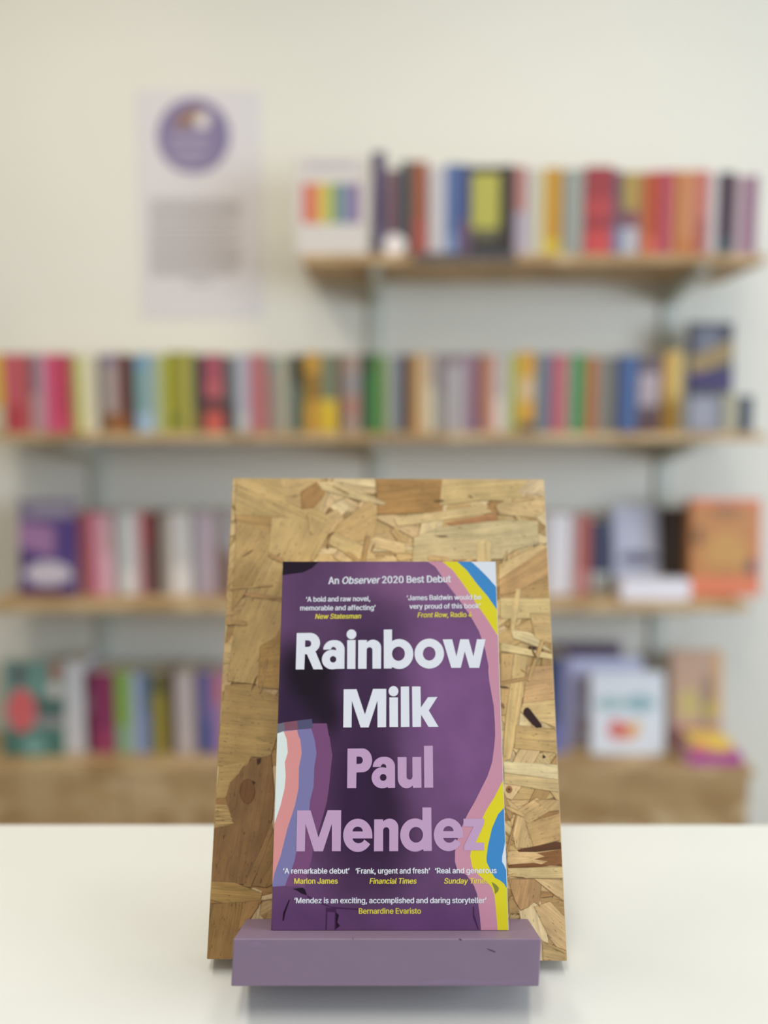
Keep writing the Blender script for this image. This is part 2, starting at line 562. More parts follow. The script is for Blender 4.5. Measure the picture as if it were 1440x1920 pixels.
# mauve painted bar, chipped at its right end
LV, LP, LW = 0.0216, 0.038, 0.0787
bm = bmesh.new()
u0, u1 = on_board(432, 1847, LP)[0], on_board(1020, 1847, LP)[0]
c8 = [(u0 + 0.0003, 0.0, LP), (u1 - 0.0026, 0.0, LP), (u1 - 0.0002, LV, LP), (u0 + 0.0005, LV, LP),
      (u0, 0.0, 0.0006), (u1 + 0.0008, 0.0, 0.0006), (u1 - 0.0002, LV, 0.0006), (u0 + 0.0005, LV, 0.0006)]
vs = [bm.verts.new(c) for c in c8]
for f in ((0, 1, 2, 3), (5, 4, 7, 6), (4, 0, 3, 7), (1, 5, 6, 2), (3, 2, 6, 7), (4, 5, 1, 0)):
    bm.faces.new([vs[i] for i in f])
bmesh.ops.recalc_face_normals(bm, faces=bm.faces[:])
bmesh.ops.bevel(bm, geom=bm.edges[:], offset=0.0008, segments=3, affect='EDGES', profile=0.6)
mauve = plain((132, 113, 135), 1.0, 0.5, 0.05, 90.0, 0.08, 0.35)
ledge = obj('ledge', bm, mauve, stand)
bm = bmesh.new()
flat(bm, [on_board(x, y, LP) for x, y in ((912, 1779), (916, 1779), (929, 1784), (928, 1786), (921, 1783))], z=LP + 0.00008)
flat(bm, [on_board(x, y, LP) for x, y in ((860, 1760), (864, 1760), (866, 1764), (862, 1763))], z=LP + 0.00008)
flat(bm, [on_board(x, y, LP) for x, y in ((660, 1759), (663, 1759), (662, 1762))], z=LP + 0.00008)
obj('scratch', bm, plain((58, 40, 52)), ledge)
bm = bmesh.new()
flat(bm, [on_board(x, y, LP) for x, y in ((466, 1768), (482, 1764), (500, 1772), (502, 1778), (484, 1774), (470, 1776))], z=LP + 0.00007)
flat(bm, [on_board(x, y, LP) for x, y in ((785, 1840), (830, 1836), (900, 1838), (990, 1837), (1000, 1843), (800, 1845))], z=LP + 0.00007)
obj('scuff', bm, plain((136, 116, 142)), ledge)
# prop behind the board, its foot on the table
bm = bmesh.new()
v_at = 0.17
top = FR @ Vector((0, v_at, -BT))
foot_y = min(T_BACK - 0.02, top.y + 0.05)
inv = FRI
for sx0, sx1 in ((-0.045, 0.045),):
    p = [Vector((0, top.y + 0.0008, top.z)), Vector((0, top.y + 0.012, top.z + 0.002)), Vector((0, foot_y, T_TOP + 0.0004)), Vector((0, foot_y - 0.016, T_TOP + 0.0004))]
    q = [(inv @ w) for w in p]
    a = [bm.verts.new((sx0, w.y, w.z)) for w in q]
    b = [bm.verts.new((sx1, w.y, w.z)) for w in q]
    bm.faces.new(a)
    bm.faces.new(b[::-1])
    for i in range(4):
        j = (i + 1) % 4
        bm.faces.new((a[i], a[j], b[j], b[i]))
bmesh.ops.recalc_face_normals(bm, faces=bm.faces[:])
obj('prop_leg', bm, osb_plain(), stand)

# ------------------------------------------------------------------ the purple paperback on the ledge
BT_ = 0.0237
book = empty('paperback_book', FR)
tag(book, 'purple paperback with big white and mauve lettering on the ledge of the wooden stand', 'book')
bl = on_board(509, 1745, BT_)
br = on_board(953, 1745, BT_)
tl = on_board(529, 1056, BT_)
tr = on_board(930, 1050, BT_)
bu0, bu1 = (bl[0] + tl[0]) / 2, (br[0] + tr[0]) / 2
bv0, bv1 = LV + 0.0002, (tl[1] + tr[1]) / 2
print('BOOK', bu0, bu1, bv0, bv1, bl, br, tl, tr)


def on_book(px, py):
    return on_board(px, py, BT_)


def clampb(p):
    return (min(max(p[0], bu0 + 0.00005), bu1 - 0.00005), min(max(p[1], bv0 + 0.00005), bv1 - 0.00005))


def cover_material():
    m, nt, b = newmat('cover_purple_print')
    tc = node(nt, 'ShaderNodeTexCoord')
    base = node(nt, 'ShaderNodeRGB')
    base.outputs[0].default_value = rgb((106, 72, 112))
    cur = base.outputs[0]
    blobs = [  # printed tonal patches: centre pixel, radii in pixels, colour, strength
        (600, 1090, 150, 150, (92, 62, 100), 0.9),
        (775, 1085, 190, 90, (134, 92, 134), 0.9),
        (690, 1250, 120, 210, (66, 42, 76), 0.95),
        (860, 1330, 150, 320, (128, 86, 136), 0.95),
        (560, 1330, 130, 190, (50, 30, 62), 1.0),
        (680, 1500, 140, 300, (54, 30, 64), 1.0),
        (745, 1545, 80, 170, (46, 26, 52), 0.8),
        (578, 1272, 62, 120, (22, 11, 27), 1.0, 32),
        (590, 1258, 75, 60, (26, 13, 31), 1.0),
        (610, 1330, 34, 70, (30, 16, 36), 0.9, 20),
        (830, 1620, 110, 170, (104, 70, 112), 0.7),
        (790, 1440, 70, 140, (120, 82, 128), 0.6),
        (560, 1720, 170, 60, (100, 64, 110), 0.9),
        (800, 1725, 150, 45, (104, 66, 116), 0.9),
    ]
    for cx, cy, rx, ry, t, st, *rot in blobs:
        c = on_book(cx, cy)
        sx = rx / 1440 * 0.43
        sy = ry / 1440 * 0.43
        mp = node(nt, 'ShaderNodeMapping', vector_type='TEXTURE')
        mp.inputs['Location'].default_value = (c[0], c[1], BT_)
        mp.inputs['Scale'].default_value = (sx, sy, 1)
        mp.inputs['Rotation'].default_value = (0, 0, R(rot[0]) if rot else 0)
        nt.links.new(tc.outputs['Object'], mp.inputs['Vector'])
        g = node(nt, 'ShaderNodeTexGradient', gradient_type='SPHERICAL')
        nt.links.new(mp.outputs[0], g.inputs['Vector'])
        mr = node(nt, 'ShaderNodeMapRange', interpolation_type='SMOOTHSTEP')
        mr.inputs['From Max'].default_value = 0.85
        mr.inputs['To Max'].default_value = st
        nt.links.new(g.outputs['Fac'], mr.inputs['Value'])
        mx = node(nt, 'ShaderNodeMix', data_type='RGBA')
        nt.links.new(mr.outputs[0], mx.inputs[0])
        nt.links.new(cur, mx.inputs[6])
        mx.inputs[7].default_value = rgb(t)
        cur = mx.outputs[2]
    nz = node(nt, 'ShaderNodeTexNoise')
    nz.inputs['Scale'].default_value = 55
    nz.inputs['Detail'].default_value = 5
    nt.links.new(tc.outputs['Object'], nz.inputs['Vector'])
    mr = node(nt, 'ShaderNodeMapRange')
    mr.inputs['From Min'].default_value = 0.3
    mr.inputs['From Max'].default_value = 0.7
    mr.inputs['To Min'].default_value = 0.90
    mr.inputs['To Max'].default_value = 1.10
    nt.links.new(nz.outputs['Fac'], mr.inputs['Value'])
    mm = node(nt, 'ShaderNodeMix', data_type='RGBA', blend_type='MULTIPLY')
    mm.inputs[0].default_value = 1.0
    nt.links.new(cur, mm.inputs[6])
    nt.links.new(mr.outputs[0], mm.inputs[7])
    nt.links.new(mm.outputs[2], b.inputs['Base Color'])
    b.inputs['Roughness'].default_value = 0.4
    b.inputs['Specular IOR Level'].default_value = 0.22
    return m


bm = bmesh.new()   # wrap-round card cover: front, spine, back
ct = 0.0004
prism_pts = [(bu1, BT_), (bu0 + 0.0006, BT_), (bu0, BT_ - 0.0008), (bu0, 0.0017), (bu0 + 0.0006, 0.0010), (bu1, 0.0010), (bu1, 0.0010 + ct),
             (bu0 + 0.001, 0.0010 + ct), (bu0 + ct, 0.0021), (bu0 + ct, BT_ - 0.0012), (bu0 + 0.001, BT_ - ct), (bu1, BT_ - ct)]
a = [bm.verts.new((x, bv0, z)) for x, z in prism_pts]
b = [bm.verts.new((x, bv1, z)) for x, z in prism_pts]
n = len(a)
for i in range(n):
    j = (i + 1) % n
    bm.faces.new((a[i], a[j], b[j], b[i]))
for loop in (a, b):
    for t in tessellate_polygon([[Vector((v.co.x, v.co.z, 0)) for v in loop]]):
        bm.faces.new([loop[k] for k in t])
bmesh.ops.recalc_face_normals(bm, faces=bm.faces[:])
cover = obj('cover', bm, cover_material(), book)
obj('page_block', boxbm(bu0 + 0.0014, bu1 - 0.0012, bv0 + 0.0002, bv1 - 0.0006, 0.0019, BT_ - 0.0012), plain((226, 216, 196), 1, 0.9, 0.05, 300), book)


def z8(pts):
    return [(x / 3.064 + 490, y / 3.064 + 1030) for x, y in pts]


def za(pts):
    return [(x / 3.064 + 490, y / 3.064 + 1380) for x, y in pts]


G = dict(white=(226, 230, 240), pink=(206, 146, 168), yellow=(228, 214, 44), blue=(66, 140, 204), salmon=(222, 150, 148),
         peri=(128, 124, 174), plum=(124, 78, 122), dark=(30, 16, 36), teal=(112, 112, 124), dust=(132, 84, 102), slate=(84, 84, 118), olive=(140, 140, 60),
         deep=(70, 38, 78), white2=(226, 234, 232), denim=(102, 64, 110))
art_mats = [plain(v, 1.0, 0.4, 0.02, 60.0, 0.0, 0.22) for v in G.values()]
AI = {k: i for i, k in enumerate(G)}
bm = bmesh.new()
lay = [0]


def art(pix, key):
    lay[0] += 1
    flat(bm, [clampb(on_book(*p)) for p in pix], z=BT_ + 0.00002 + lay[0] * 1.5e-6, mi=AI[key])


E1 = z8([(955, 60), (1000, 100), (1060, 190), (1130, 280), (1200, 380), (1250, 470), (1285, 570), (1305, 670), (1304, 705), (1310, 760), (1335, 900), (1342, 1000), (1343, 1072)]) + \
    za([(1338, 60), (1326, 150), (1300, 230), (1260, 310), (1225, 380), (1190, 440), (1160, 500), (1125, 600), (1113, 660), (1112, 720), (1125, 765), (1180, 800), (1222, 860), (1240, 910), (1246, 960), (1256, 1040), (1262, 1116)])
E2a = z8([(1040, 60), (1100, 120), (1160, 200), (1220, 290), (1290, 390), (1362, 500)])
E2b = za([(1390, 250), (1340, 350), (1290, 430), (1240, 540), (1207, 640), (1200, 690), (1212, 755), (1250, 800), (1290, 832), (1325, 870), (1340, 920), (1348, 1000), (1358, 1116)])
right_b = za([(1440, 1116)])
art(E1 + right_b + z8([(1400, 60)]), 'pink')
art(E2a + z8([(1400, 500), (1400, 60)]), 'yellow')
art(E2b + za([(1440, 1116), (1440, 250)]), 'yellow')
E3a = z8([(1125, 60), (1180, 120), (1240, 200), (1300, 270), (1356, 350)])
art(E3a + z8([(1400, 350), (1400, 60)]), 'blue')
E3b = za([(1398, 410), (1360, 450), (1325, 530), (1302, 630), (1293, 700), (1295, 725), (1318, 775), (1342, 815), (1372, 830), (1395, 850), (1416, 880)])
art(E3b + za([(1440, 880), (1440, 410)]), 'blue')
art(z8([(1205, 60), (1250, 110), (1300, 160), (1353, 218), (1400, 218), (1400, 60)]), 'white')
art(za([(1410, 590), (1395, 640), (1384, 690), (1383, 722), (1396, 745), (1414, 778), (1440, 778), (1440, 590)]), 'white')
art(za([(1322, 838), (1345, 850), (1365, 872), (1362, 890), (1342, 910), (1338, 880)]), 'olive')
# left bands, white inmost at the edge
B4 = z8([(376, 1000), (388, 1072)]) + za([(392, 0), (400, 60), (408, 110), (398, 200), (388, 300), (376, 380), (345, 490), (300, 640), (285, 720), (262, 800), (250, 870), (200, 862)])
art(z8([(60, 1000)]) + B4 + za([(0, 866)]), 'plum')
B3 = z8([(286, 1030), (300, 1072)]) + za([(308, 30), (317, 100), (304, 180), (300, 290), (280, 370), (276, 420), (245, 540), (205, 640), (190, 720), (165, 790), (150, 820), (137, 860), (60, 866)])
art(z8([(60, 1045)]) + B3, 'peri')
B2 = z8([(205, 1038), (214, 1072)]) + za([(224, 20), (232, 100), (216, 180), (214, 300), (193, 400), (150, 530), (128, 620), (110, 690), (75, 790), (50, 850)])
art(z8([(60, 1050)]) + B2, 'salmon')
B1 = z8([(128, 1045), (138, 1072)]) + za([(146, 20), (152, 95), (135, 150), (140, 230), (134, 300), (110, 400), (75, 505), (50, 540)])
art(z8([(60, 1056)]) + B1, 'white2')
art(z8([(60, 1004), (132, 994), (136, 1042), (60, 1058)]), 'teal')
art(z8([(132, 994), (205, 984), (212, 1034), (136, 1042)]), 'dust')
art(z8([(205, 984), (290, 974), (296, 1026), (212, 1034)]), 'slate')
# dark printed shapes
art(z8([(110, 60), (330, 60), (290, 108), (240, 132), (180, 140), (110, 148)]), 'dark')
art(za([(180, 878), (235, 872), (250, 880), (262, 915), (230, 905), (205, 888)]), 'dark')
art(za([(158, 940), (164, 942), (140, 1010), (128, 1062), (122, 1060), (126, 1015)]), 'dark')
art(za([(262, 915), (330, 950), (400, 980), (560, 992), (560, 1000), (420, 992), (330, 962), (262, 925)]), 'deep')
art(za([(372, 985), (430, 992), (428, 1116), (368, 1116)]), 'deep')
art(za([(380, 1010), (422, 1014), (420, 1116), (376, 1116)]), 'denim')
art(za([(428, 1010), (446, 1030), (436, 1070), (452, 1090), (428, 1110)]), 'dark')
art(za([(1215, 980), (1222, 980), (1224, 1030), (1250, 1110), (1244, 1112), (1216, 1040)]), 'deep')
for x0_, x1_ in ((bu1 - 0.00028, bu1 - 0.00003),):   # pale worn card along the fore-edge
    lay[0] += 1
    flat(bm, [(x0_, bv0 + 0.0001), (x1_, bv0 + 0.0001), (x1_, bv1 - 0.0001), (x0_, bv1 - 0.0001)], z=BT_ + 0.00002 + lay[0] * 1.5e-6, mi=AI['white2'])
obj('cover_print', bm, art_mats, cover)


# --- big lettering, drawn glyph by glyph
def arc(cx, cy, rx, ry, a0, a1, n=None):
    n = n or max(6, int(abs(a1 - a0) / 8))
    return [(cx + rx * math.cos(R(a0 + (a1 - a0) * i / n)), cy + ry * math.sin(R(a0 + (a1 - a0) * i / n))) for i in range(n + 1)]


def ell(cx, cy, rx, ry):
    return arc(cx, cy, rx, ry, 0, 352.8, 49)


def glyphs(name, pieces, mat):
    bm = bmesh.new()
    for ox, oy, outer, holes in pieces:
        mp = lambda c: [on_book(x / 7.2 + ox, y / 7.2 + oy) for x, y in c]
        flat(bm, mp(outer), [mp(h) for h in holes], z=BT_ + 0.00014)
    return obj(name, bm, mat, cover)


A, B2_ = (540, 1170), (720, 1170)
letter_a = lambda: None
title = [
    (*A, [(118, 122), (300, 120)] + arc(300, 255, 133, 135, -88, 58) + [(472, 612), (345, 612), (255, 408), (228, 408), (220, 614), (104, 614)],
     [[(232, 220)] + arc(270, 265, 44, 45, -90, 90) + [(230, 311)]]),
    (*A, arc(615, 346, 139, 128, 180, 270) + arc(640, 340, 124, 122, -88, 0) + [(762, 604), (668, 606), (664, 590)] + arc(600, 480, 143, 133, 62, 290) + arc(615, 345, 35, 36, 0, -180),
     [ell(609, 477, 43, 44)]),
    (*A, [(800, 217), (913, 217), (910, 606), (798, 606)], []),
    (*A, ell(857, 140, 66, 66), []),
    (*A, [(948, 217), (1066, 217), (1064, 240)] + arc(1148, 320, 110, 108, -138, 0) + [(1256, 602), (1140, 602)] + arc(1101, 350, 39, 36, 0, -180) + [(1060, 604), (946, 604)], []),
    (*B2_, [(-4, 76), (108, 74), (108, 236)] + arc(205, 405, 190, 202, -119, 117) + [(104, 583), (104, 600), (-2, 600)], [ell(195, 402, 87, 96)]),
    (*B2_, ell(611, 400, 199, 202), [ell(610, 400, 85, 94)]),
    (*B2_, [(792, 208), (920, 206), (977, 440), (1028, 206), (1144, 206), (1207, 440), (1254, 206), (1370, 206), (1286, 592), (1154, 592), (1090, 372), (1036, 592), (908, 592)], []),
]
M_ = (630, 1280)
title += [
    (*M_, [(104, 90), (278, 88), (390, 430), (500, 84), (678, 84), (676, 600), (560, 602), (560, 240), (440, 604), (332, 604), (214, 245), (210, 604), (98, 604)], []),
    (*M_, [(720, 198), (836, 198), (838, 598), (722, 598)], []),
    (*M_, ell(776, 115, 66, 69), []),
    (*M_, [(874, 54), (986, 52), (992, 596), (876, 598)], []),
    (*M_, [(1026, 52), (1140, 52), (1146, 335), (1242, 195), (1370, 192), (1252, 375), (1384, 596), (1248, 596), (1148, 430), (1148, 596), (1032, 598)], []),
]
white_ink = plain((232, 234, 244), 1.0, 0.42, 0.01, 50.0, 0.0, 0.4)
mauve_ink = plain((198, 162, 200), 1.0, 0.42, 0.01, 50.0, 0.0, 0.4)
yellow_ink = plain((232, 216, 78), 1.0, 0.42, 0.01, 50.0, 0.0, 0.4)
glyphs('title_lettering', title, white_ink)
P_, D_, E_ = (640, 1390), (540, 1505), (720, 1505)
author = [
    (*P_, [(84, 98), (270, 96)] + arc(285, 256, 130, 160, -90, 90) + [(204, 420), (200, 632), (78, 632)], [[(206, 206)] + arc(243, 255, 47, 50, -90, 90) + [(204, 306)]]),
    (*P_, arc(570, 346, 146, 138, 180, 270) + arc(590, 340, 134, 132, -88, 0) + [(726, 628), (630, 630), (626, 612)] + arc(552, 492, 143, 142, 59, 292) + arc(570, 345, 36, 40, 0, -180),
     [ell(565, 487, 45, 46)]),
    (*P_, [(760, 212), (880, 212)] + arc(920, 475, 40, 42, 180, 0) + [(958, 210), (1078, 210), (1082, 626), (968, 628), (964, 605)] + arc(880, 500, 118, 134, 45, 180), []),
    (*P_, [(1114, 60), (1234, 58), (1240, 624), (1120, 626)], []),
    (*D_, [(124, 104), (305, 102), (412, 470), (536, 100), (718, 100), (712, 654), (592, 654), (592, 285), (472, 656), (352, 656), (236, 285), (228, 656), (112, 656)], []),
    (*D_, [(1138, 482)] + arc(942, 440, 197, 224, 0, -328) + [(1034, 500)] + arc(952, 470, 82, 77, 22, 171), [arc(941, 388, 69, 65, 180, 360)]),
    (*D_, [(1164, 224), (1284, 224), (1284, 246)] + arc(1372, 335, 118, 120, -137, 0) + [(1488, 654), (1368, 654)] + arc(1326, 375, 42, 44, 0, -180) + [(1284, 654), (1160, 656)], []),
    (*E_, [(518, 64), (638, 64), (646, 650), (536, 652), (530, 632)] + arc(420, 436, 202, 224, 60, 299), [ell(432, 433, 94, 106)]),
    (*E_, [(1066, 474)] + arc(870, 432, 198, 222, 0, -328) + [(966, 494)] + arc(880, 462, 82, 78, 22, 171), [arc(869, 384, 69, 68, 180, 360)]),
    (*E_, [(1072, 216), (1352, 214), (1352, 280), (1236, 540), (1352, 540), (1352, 642), (1080, 644), (1080, 580), (1212, 322), (1072, 322)], []),
]
glyphs('author_lettering', author, mauve_ink)


# --- small lettering, set glyph by glyph and fitted to the measure of each line
FACE = {  # outlines of a plain sans face: advance, contours (x, y pairs, 1/1000 em)
    ',': (188, [[38,-119,68,71,137,71,84,-119]]),
    '0': (453, [[227,-7,191,-3,158,7,130,24,105,48,85,77,69,113,57,155,50,202,48,254,50,306,57,353,69,395,85,431,106,461,130,484,159,502,191,512,227,516,262,512,295,502,323,484,348,461,368,431,384,395,396,353,403,306,405,254,403,202,396,155,384,113,368,77,348,48,323,24,295,7,263,-3],[227,50,250,52,271,60,290,74,306,92,320,116,330,144,338,176,342,213,344,254,342,295,338,332,330,365,320,393,306,416,290,435,271,449,250,457,227,460,203,457,182,449,163,435,147,416,134,393,123,365,115,332,111,295,109,254,111,213,115,176,123,144,134,116,147,92,163,74,182,60,203,52]]),
    '2': (453, [[64,0,64,47,234,229,282,282,294,298,303,312,311,327,316,341,319,356,320,371,319,389,315,405,308,419,298,431,287,441,273,449,258,455,241,458,224,460,205,458,188,454,172,447,159,438,148,427,139,413,132,398,128,381,127,362,66,362,68,391,75,418,86,442,102,464,121,482,143,496,168,507,196,513,225,516,254,513,281,507,306,497,328,482,346,465,361,445,372,423,379,398,381,372,380,354,377,336,371,318,363,299,351,280,336,259,317,235,294,209,267,180,153,60,153,57,389,57,389,0]]),
    '4': (453, [[40,105,40,158,247,509,311,509,109,166,109,163,413,163,413,105],[282,0,282,121,282,146,282,318,343,318,343,0]]),
    'A': (480, [[16,0,201,509,276,509,463,0,395,0,287,302,264,372,232,478,245,478,213,371,191,302,85,0],[110,142,110,199,370,199,370,142]]),
    'B': (456, [[60,0,60,509,241,509,274,507,304,501,329,491,350,477,367,461,381,442,390,421,396,398,398,374,397,353,393,336,387,320,378,307,368,295,356,286,343,278,329,272,315,267,315,262,331,260,347,254,363,245,378,234,391,220,402,203,411,184,416,161,418,136,416,111,410,88,400,67,386,48,368,31,344,18,317,8,284,2,247,0],[125,57,245,57,281,60,309,67,330,80,344,96,353,115,355,137,354,153,350,169,342,184,333,197,320,209,306,218,289,225,269,229,248,231,125,231],[125,285,238,285,256,287,273,290,288,296,302,304,314,314,323,326,330,340,335,355,336,372,333,393,326,412,313,429,294,442,270,449,240,452,125,452]]),
    'D': (502, [[219,0,96,0,96,57,215,57,254,60,288,68,318,81,343,99,363,122,379,149,390,181,397,216,399,255,397,294,390,329,379,361,364,388,344,410,320,428,291,441,258,449,221,452,93,452,93,509,225,509,273,505,315,495,353,478,385,455,412,426,433,391,449,351,458,306,462,255,458,205,449,159,433,119,411,83,384,54,351,31,312,14,268,3],[125,509,125,0,60,0,60,509]]),
    'E': (419, [[60,0,60,509,372,509,372,452,125,452,125,286,355,286,355,229,125,229,125,57,375,57,375,0]]),
    'F': (410, [[60,0,60,509,369,509,369,452,125,452,125,278,346,278,346,221,125,221,125,0]]),
    'J': (396, [[185,-7,143,-2,106,11,75,33,52,63,38,100,33,145,33,173,98,173,98,145,100,117,108,93,122,74,139,61,160,53,185,50,209,53,230,61,248,74,261,93,269,117,272,145,272,509,336,509,336,145,332,100,318,63,294,33,263,11,227,-2]]),
    'M': (628, [[60,0,60,509,152,509,277,187,287,159,299,123,311,84,322,49,307,49,318,83,330,121,342,158,352,187,476,509,568,509,568,0,504,0,504,291,504,327,505,369,506,413,507,457,513,457,498,409,482,363,467,322,456,291,342,0,286,0,170,291,159,321,145,361,129,408,112,457,119,457,120,416,121,372,122,328,122,291,122,0]]),
    'N': (523, [[60,0,60,509,136,509,343,183,363,151,388,107,414,55,405,54,401,108,399,157,399,195,399,509,463,509,463,0,387,0,202,290,177,331,148,381,108,452,119,454,122,384,124,328,125,291,125,0]]),
    'O': (533, [[267,-7,225,-3,186,7,150,25,119,49,92,79,70,115,53,157,44,203,40,254,44,305,53,352,70,393,92,429,119,459,150,484,186,501,225,512,267,516,309,512,348,501,384,484,415,459,442,429,464,393,480,352,490,305,493,254,490,203,480,157,464,115,442,79,415,49,384,25,348,7,309,-3],[267,53,296,55,324,63,349,76,372,94,392,116,408,144,420,176,428,213,430,254,428,295,420,332,408,365,392,392,372,415,349,433,324,446,296,453,267,456,237,453,210,445,184,433,161,415,142,392,125,364,113,332,106,295,103,254,106,213,113,176,125,144,142,117,161,94,184,76,210,63,237,55]]),
    'R': (449, [[60,0,60,509,236,509,273,506,305,500,333,489,356,473,376,455,390,433,401,408,407,381,409,352,407,323,401,296,390,271,376,250,356,232,333,217,305,206,273,200,236,198,96,198,96,255,234,255,258,256,280,260,298,267,313,276,325,287,334,300,340,316,344,333,345,352,344,371,340,389,334,405,325,419,313,430,298,440,279,446,258,451,233,452,125,452,125,0],[353,0,230,229,303,229,428,0]]),
    'S': (447, [[224,-9,188,-7,156,-1,128,9,102,23,81,40,64,60,51,83,42,109,38,137,104,137,108,118,114,102,123,88,136,76,150,66,166,59,185,53,204,50,224,49,246,50,267,54,286,60,303,69,317,79,329,92,338,106,344,122,346,139,344,154,340,168,332,179,322,189,310,197,296,205,245,222,184,239,145,253,112,269,86,289,67,313,56,341,52,372,54,400,62,425,75,448,92,468,113,484,138,498,165,508,195,514,227,516,259,514,289,508,316,498,340,484,360,468,377,449,390,427,398,403,401,378,337,378,332,402,320,421,302,437,280,449,254,456,225,459,204,457,185,454,167,448,152,440,139,430,129,418,121,405,117,391,115,376,117,359,122,345,131,334,142,324,155,315,169,308,212,293,264,279,312,264,328,256,344,248,359,238,372,226,384,213,395,198,402,180,407,161,408,139,406,112,399,87,386,64,370,43,349,25,323,11,294,0,261,-7]]),
    'T': (449, [[32,452,32,509,417,509,417,452,257,452,257,0,193,0,193,452]]),
    'a': (389, [[160,-9,137,-7,115,-3,94,5,76,15,60,29,48,45,38,63,32,84,30,108,32,128,36,146,43,161,53,174,64,184,78,193,92,200,108,206,125,211,178,220,234,227,265,235,276,255,276,257,275,272,272,285,267,297,260,307,251,315,240,322,227,327,212,330,196,331,178,330,163,327,149,322,118,301,100,274,41,291,51,313,64,331,79,346,95,358,114,368,133,375,153,380,173,383,194,384,239,379,255,375,271,369,286,360,300,350,312,336,322,320,330,301,335,278,337,251,337,0,277,0,277,52,272,52,252,25,242,16,229,8,215,1,199,-4,181,-7],[170,45,192,47,211,51,228,59,242,68,254,80,263,93,270,108,274,122,276,138,276,190,259,182,231,176,200,171,175,168,134,159,122,153,112,147,103,139,97,130,93,118,92,105,93,93,96,82,102,72,109,64,119,57,130,52,142,48,156,46]]),
    'b': (424, [[229,-8,208,-7,189,-3,172,4,159,12,147,21,138,31,118,59,112,59,112,0,53,0,53,509,114,509,114,319,118,319,137,346,147,355,158,364,171,373,188,379,207,383,229,384,259,382,287,374,313,361,335,342,354,320,370,293,381,261,388,227,390,189,388,151,381,116,370,84,355,57,336,34,313,16,288,3,260,-6],[220,47,242,49,262,55,279,66,294,80,306,97,316,117,323,139,327,163,328,189,327,215,323,239,316,261,307,281,295,298,280,311,262,322,243,328,220,330,198,328,178,322,161,312,147,299,134,282,125,263,118,241,114,216,113,189,114,162,118,138,125,115,135,95,147,78,162,65,179,55,198,49]]),
    'c': (396, [[207,-8,174,-5,144,3,117,16,93,35,72,58,56,85,44,116,37,150,34,187,37,225,44,260,56,291,72,318,93,341,117,360,144,374,174,382,207,384,226,384,243,381,260,377,276,371,291,364,305,356,318,346,330,335,340,322,349,308,356,293,362,277,303,262,290,289,270,311,242,325,207,330,184,328,163,321,145,310,130,296,118,278,108,258,102,236,98,212,96,187,98,163,102,139,108,117,118,97,130,80,145,66,163,55,184,49,207,46,243,52,271,66,292,89,304,117,363,102,357,86,350,70,341,56,331,43,319,32,306,21,292,12,277,5,261,-1,244,-5,226,-7]]),
    'd': (424, [[195,-8,165,-6,137,3,111,16,89,34,70,57,55,84,43,116,36,151,34,189,36,227,43,261,55,293,70,320,89,342,112,361,137,374,165,382,196,384,218,383,237,379,253,373,267,364,278,355,287,346,306,319,311,319,311,509,372,509,372,0,313,0,313,59,307,59,287,31,277,21,266,12,252,4,236,-3,217,-7],[205,47,226,49,246,55,263,65,278,78,290,95,299,115,306,138,310,162,312,189,310,216,306,241,300,263,290,282,278,299,263,312,246,322,227,328,205,330,182,328,162,322,145,311,130,298,118,281,108,261,102,239,98,215,96,189,98,163,102,139,109,117,118,97,130,80,145,66,162,55,182,49]]),
    'e': (404, [[212,-8,177,-5,145,3,117,16,92,35,72,58,56,85,44,116,37,150,34,187,36,224,44,258,55,290,71,317,91,340,115,359,142,373,172,382,205,384,226,383,246,380,266,374,285,366,303,355,319,341,334,324,347,305,357,282,365,256,370,227,371,194,371,169,75,169,75,221,338,221,310,202,308,226,304,248,298,269,288,286,277,301,263,314,246,323,227,328,205,330,183,328,164,323,146,313,131,301,119,286,109,270,102,251,97,231,96,211,96,178,98,151,102,127,110,106,121,88,135,73,151,61,169,53,190,48,212,46,227,47,241,49,254,53,265,58,276,65,285,73,294,82,300,93,306,105,365,91,358,72,348,55,335,39,320,26,302,14,283,4,261,-3,237,-7]]),
    'f': (254, [[228,379,228,327,6,327,6,379],[81,0,81,432,82,452,87,470,96,486,107,499,120,510,135,519,152,525,169,529,187,530,222,527,243,521,227,468,215,472,195,474,178,472,164,468,154,460,147,449,143,435,142,419,142,0]]),
    'g': (425, [[207,-151,180,-149,156,-146,134,-140,114,-132,97,-122,82,-110,70,-97,59,-84,51,-69,101,-41,122,-66,131,-74,142,-82,154,-88,169,-93,187,-96,207,-97,236,-95,261,-87,282,-75,298,-58,308,-34,311,-6,311,68,306,68,287,41,277,32,266,23,252,16,236,10,217,6,195,5,165,7,138,14,113,27,90,43,71,65,55,90,43,120,36,154,34,191,36,229,43,263,55,293,71,320,90,342,112,361,138,374,166,382,196,384,218,383,237,379,253,373,267,365,279,356,288,346,308,319,313,319,313,379,372,379,372,-9,370,-40,363,-67,350,-90,334,-109,314,-124,291,-136,265,-144,237,-149],[205,59,227,61,246,66,264,75,278,87,290,103,300,121,307,142,311,166,312,193,311,219,307,242,300,264,291,283,279,299,264,312,247,322,227,328,205,330,182,328,163,322,145,312,130,298,118,282,109,262,102,241,98,218,96,193,98,167,102,144,109,123,118,104,131,88,145,76,163,66,183,61]]),
    'h': (410, [[114,227,114,0,53,0,53,509,114,509,114,287,102,287,116,319,132,344,152,362,175,374,200,382,227,384,252,383,275,377,295,369,313,356,328,340,341,321,350,298,355,271,357,240,357,0,296,0,296,235,293,263,286,286,273,304,256,318,235,326,210,329,192,328,176,324,161,317,147,308,136,297,126,283,119,266,115,248]]),
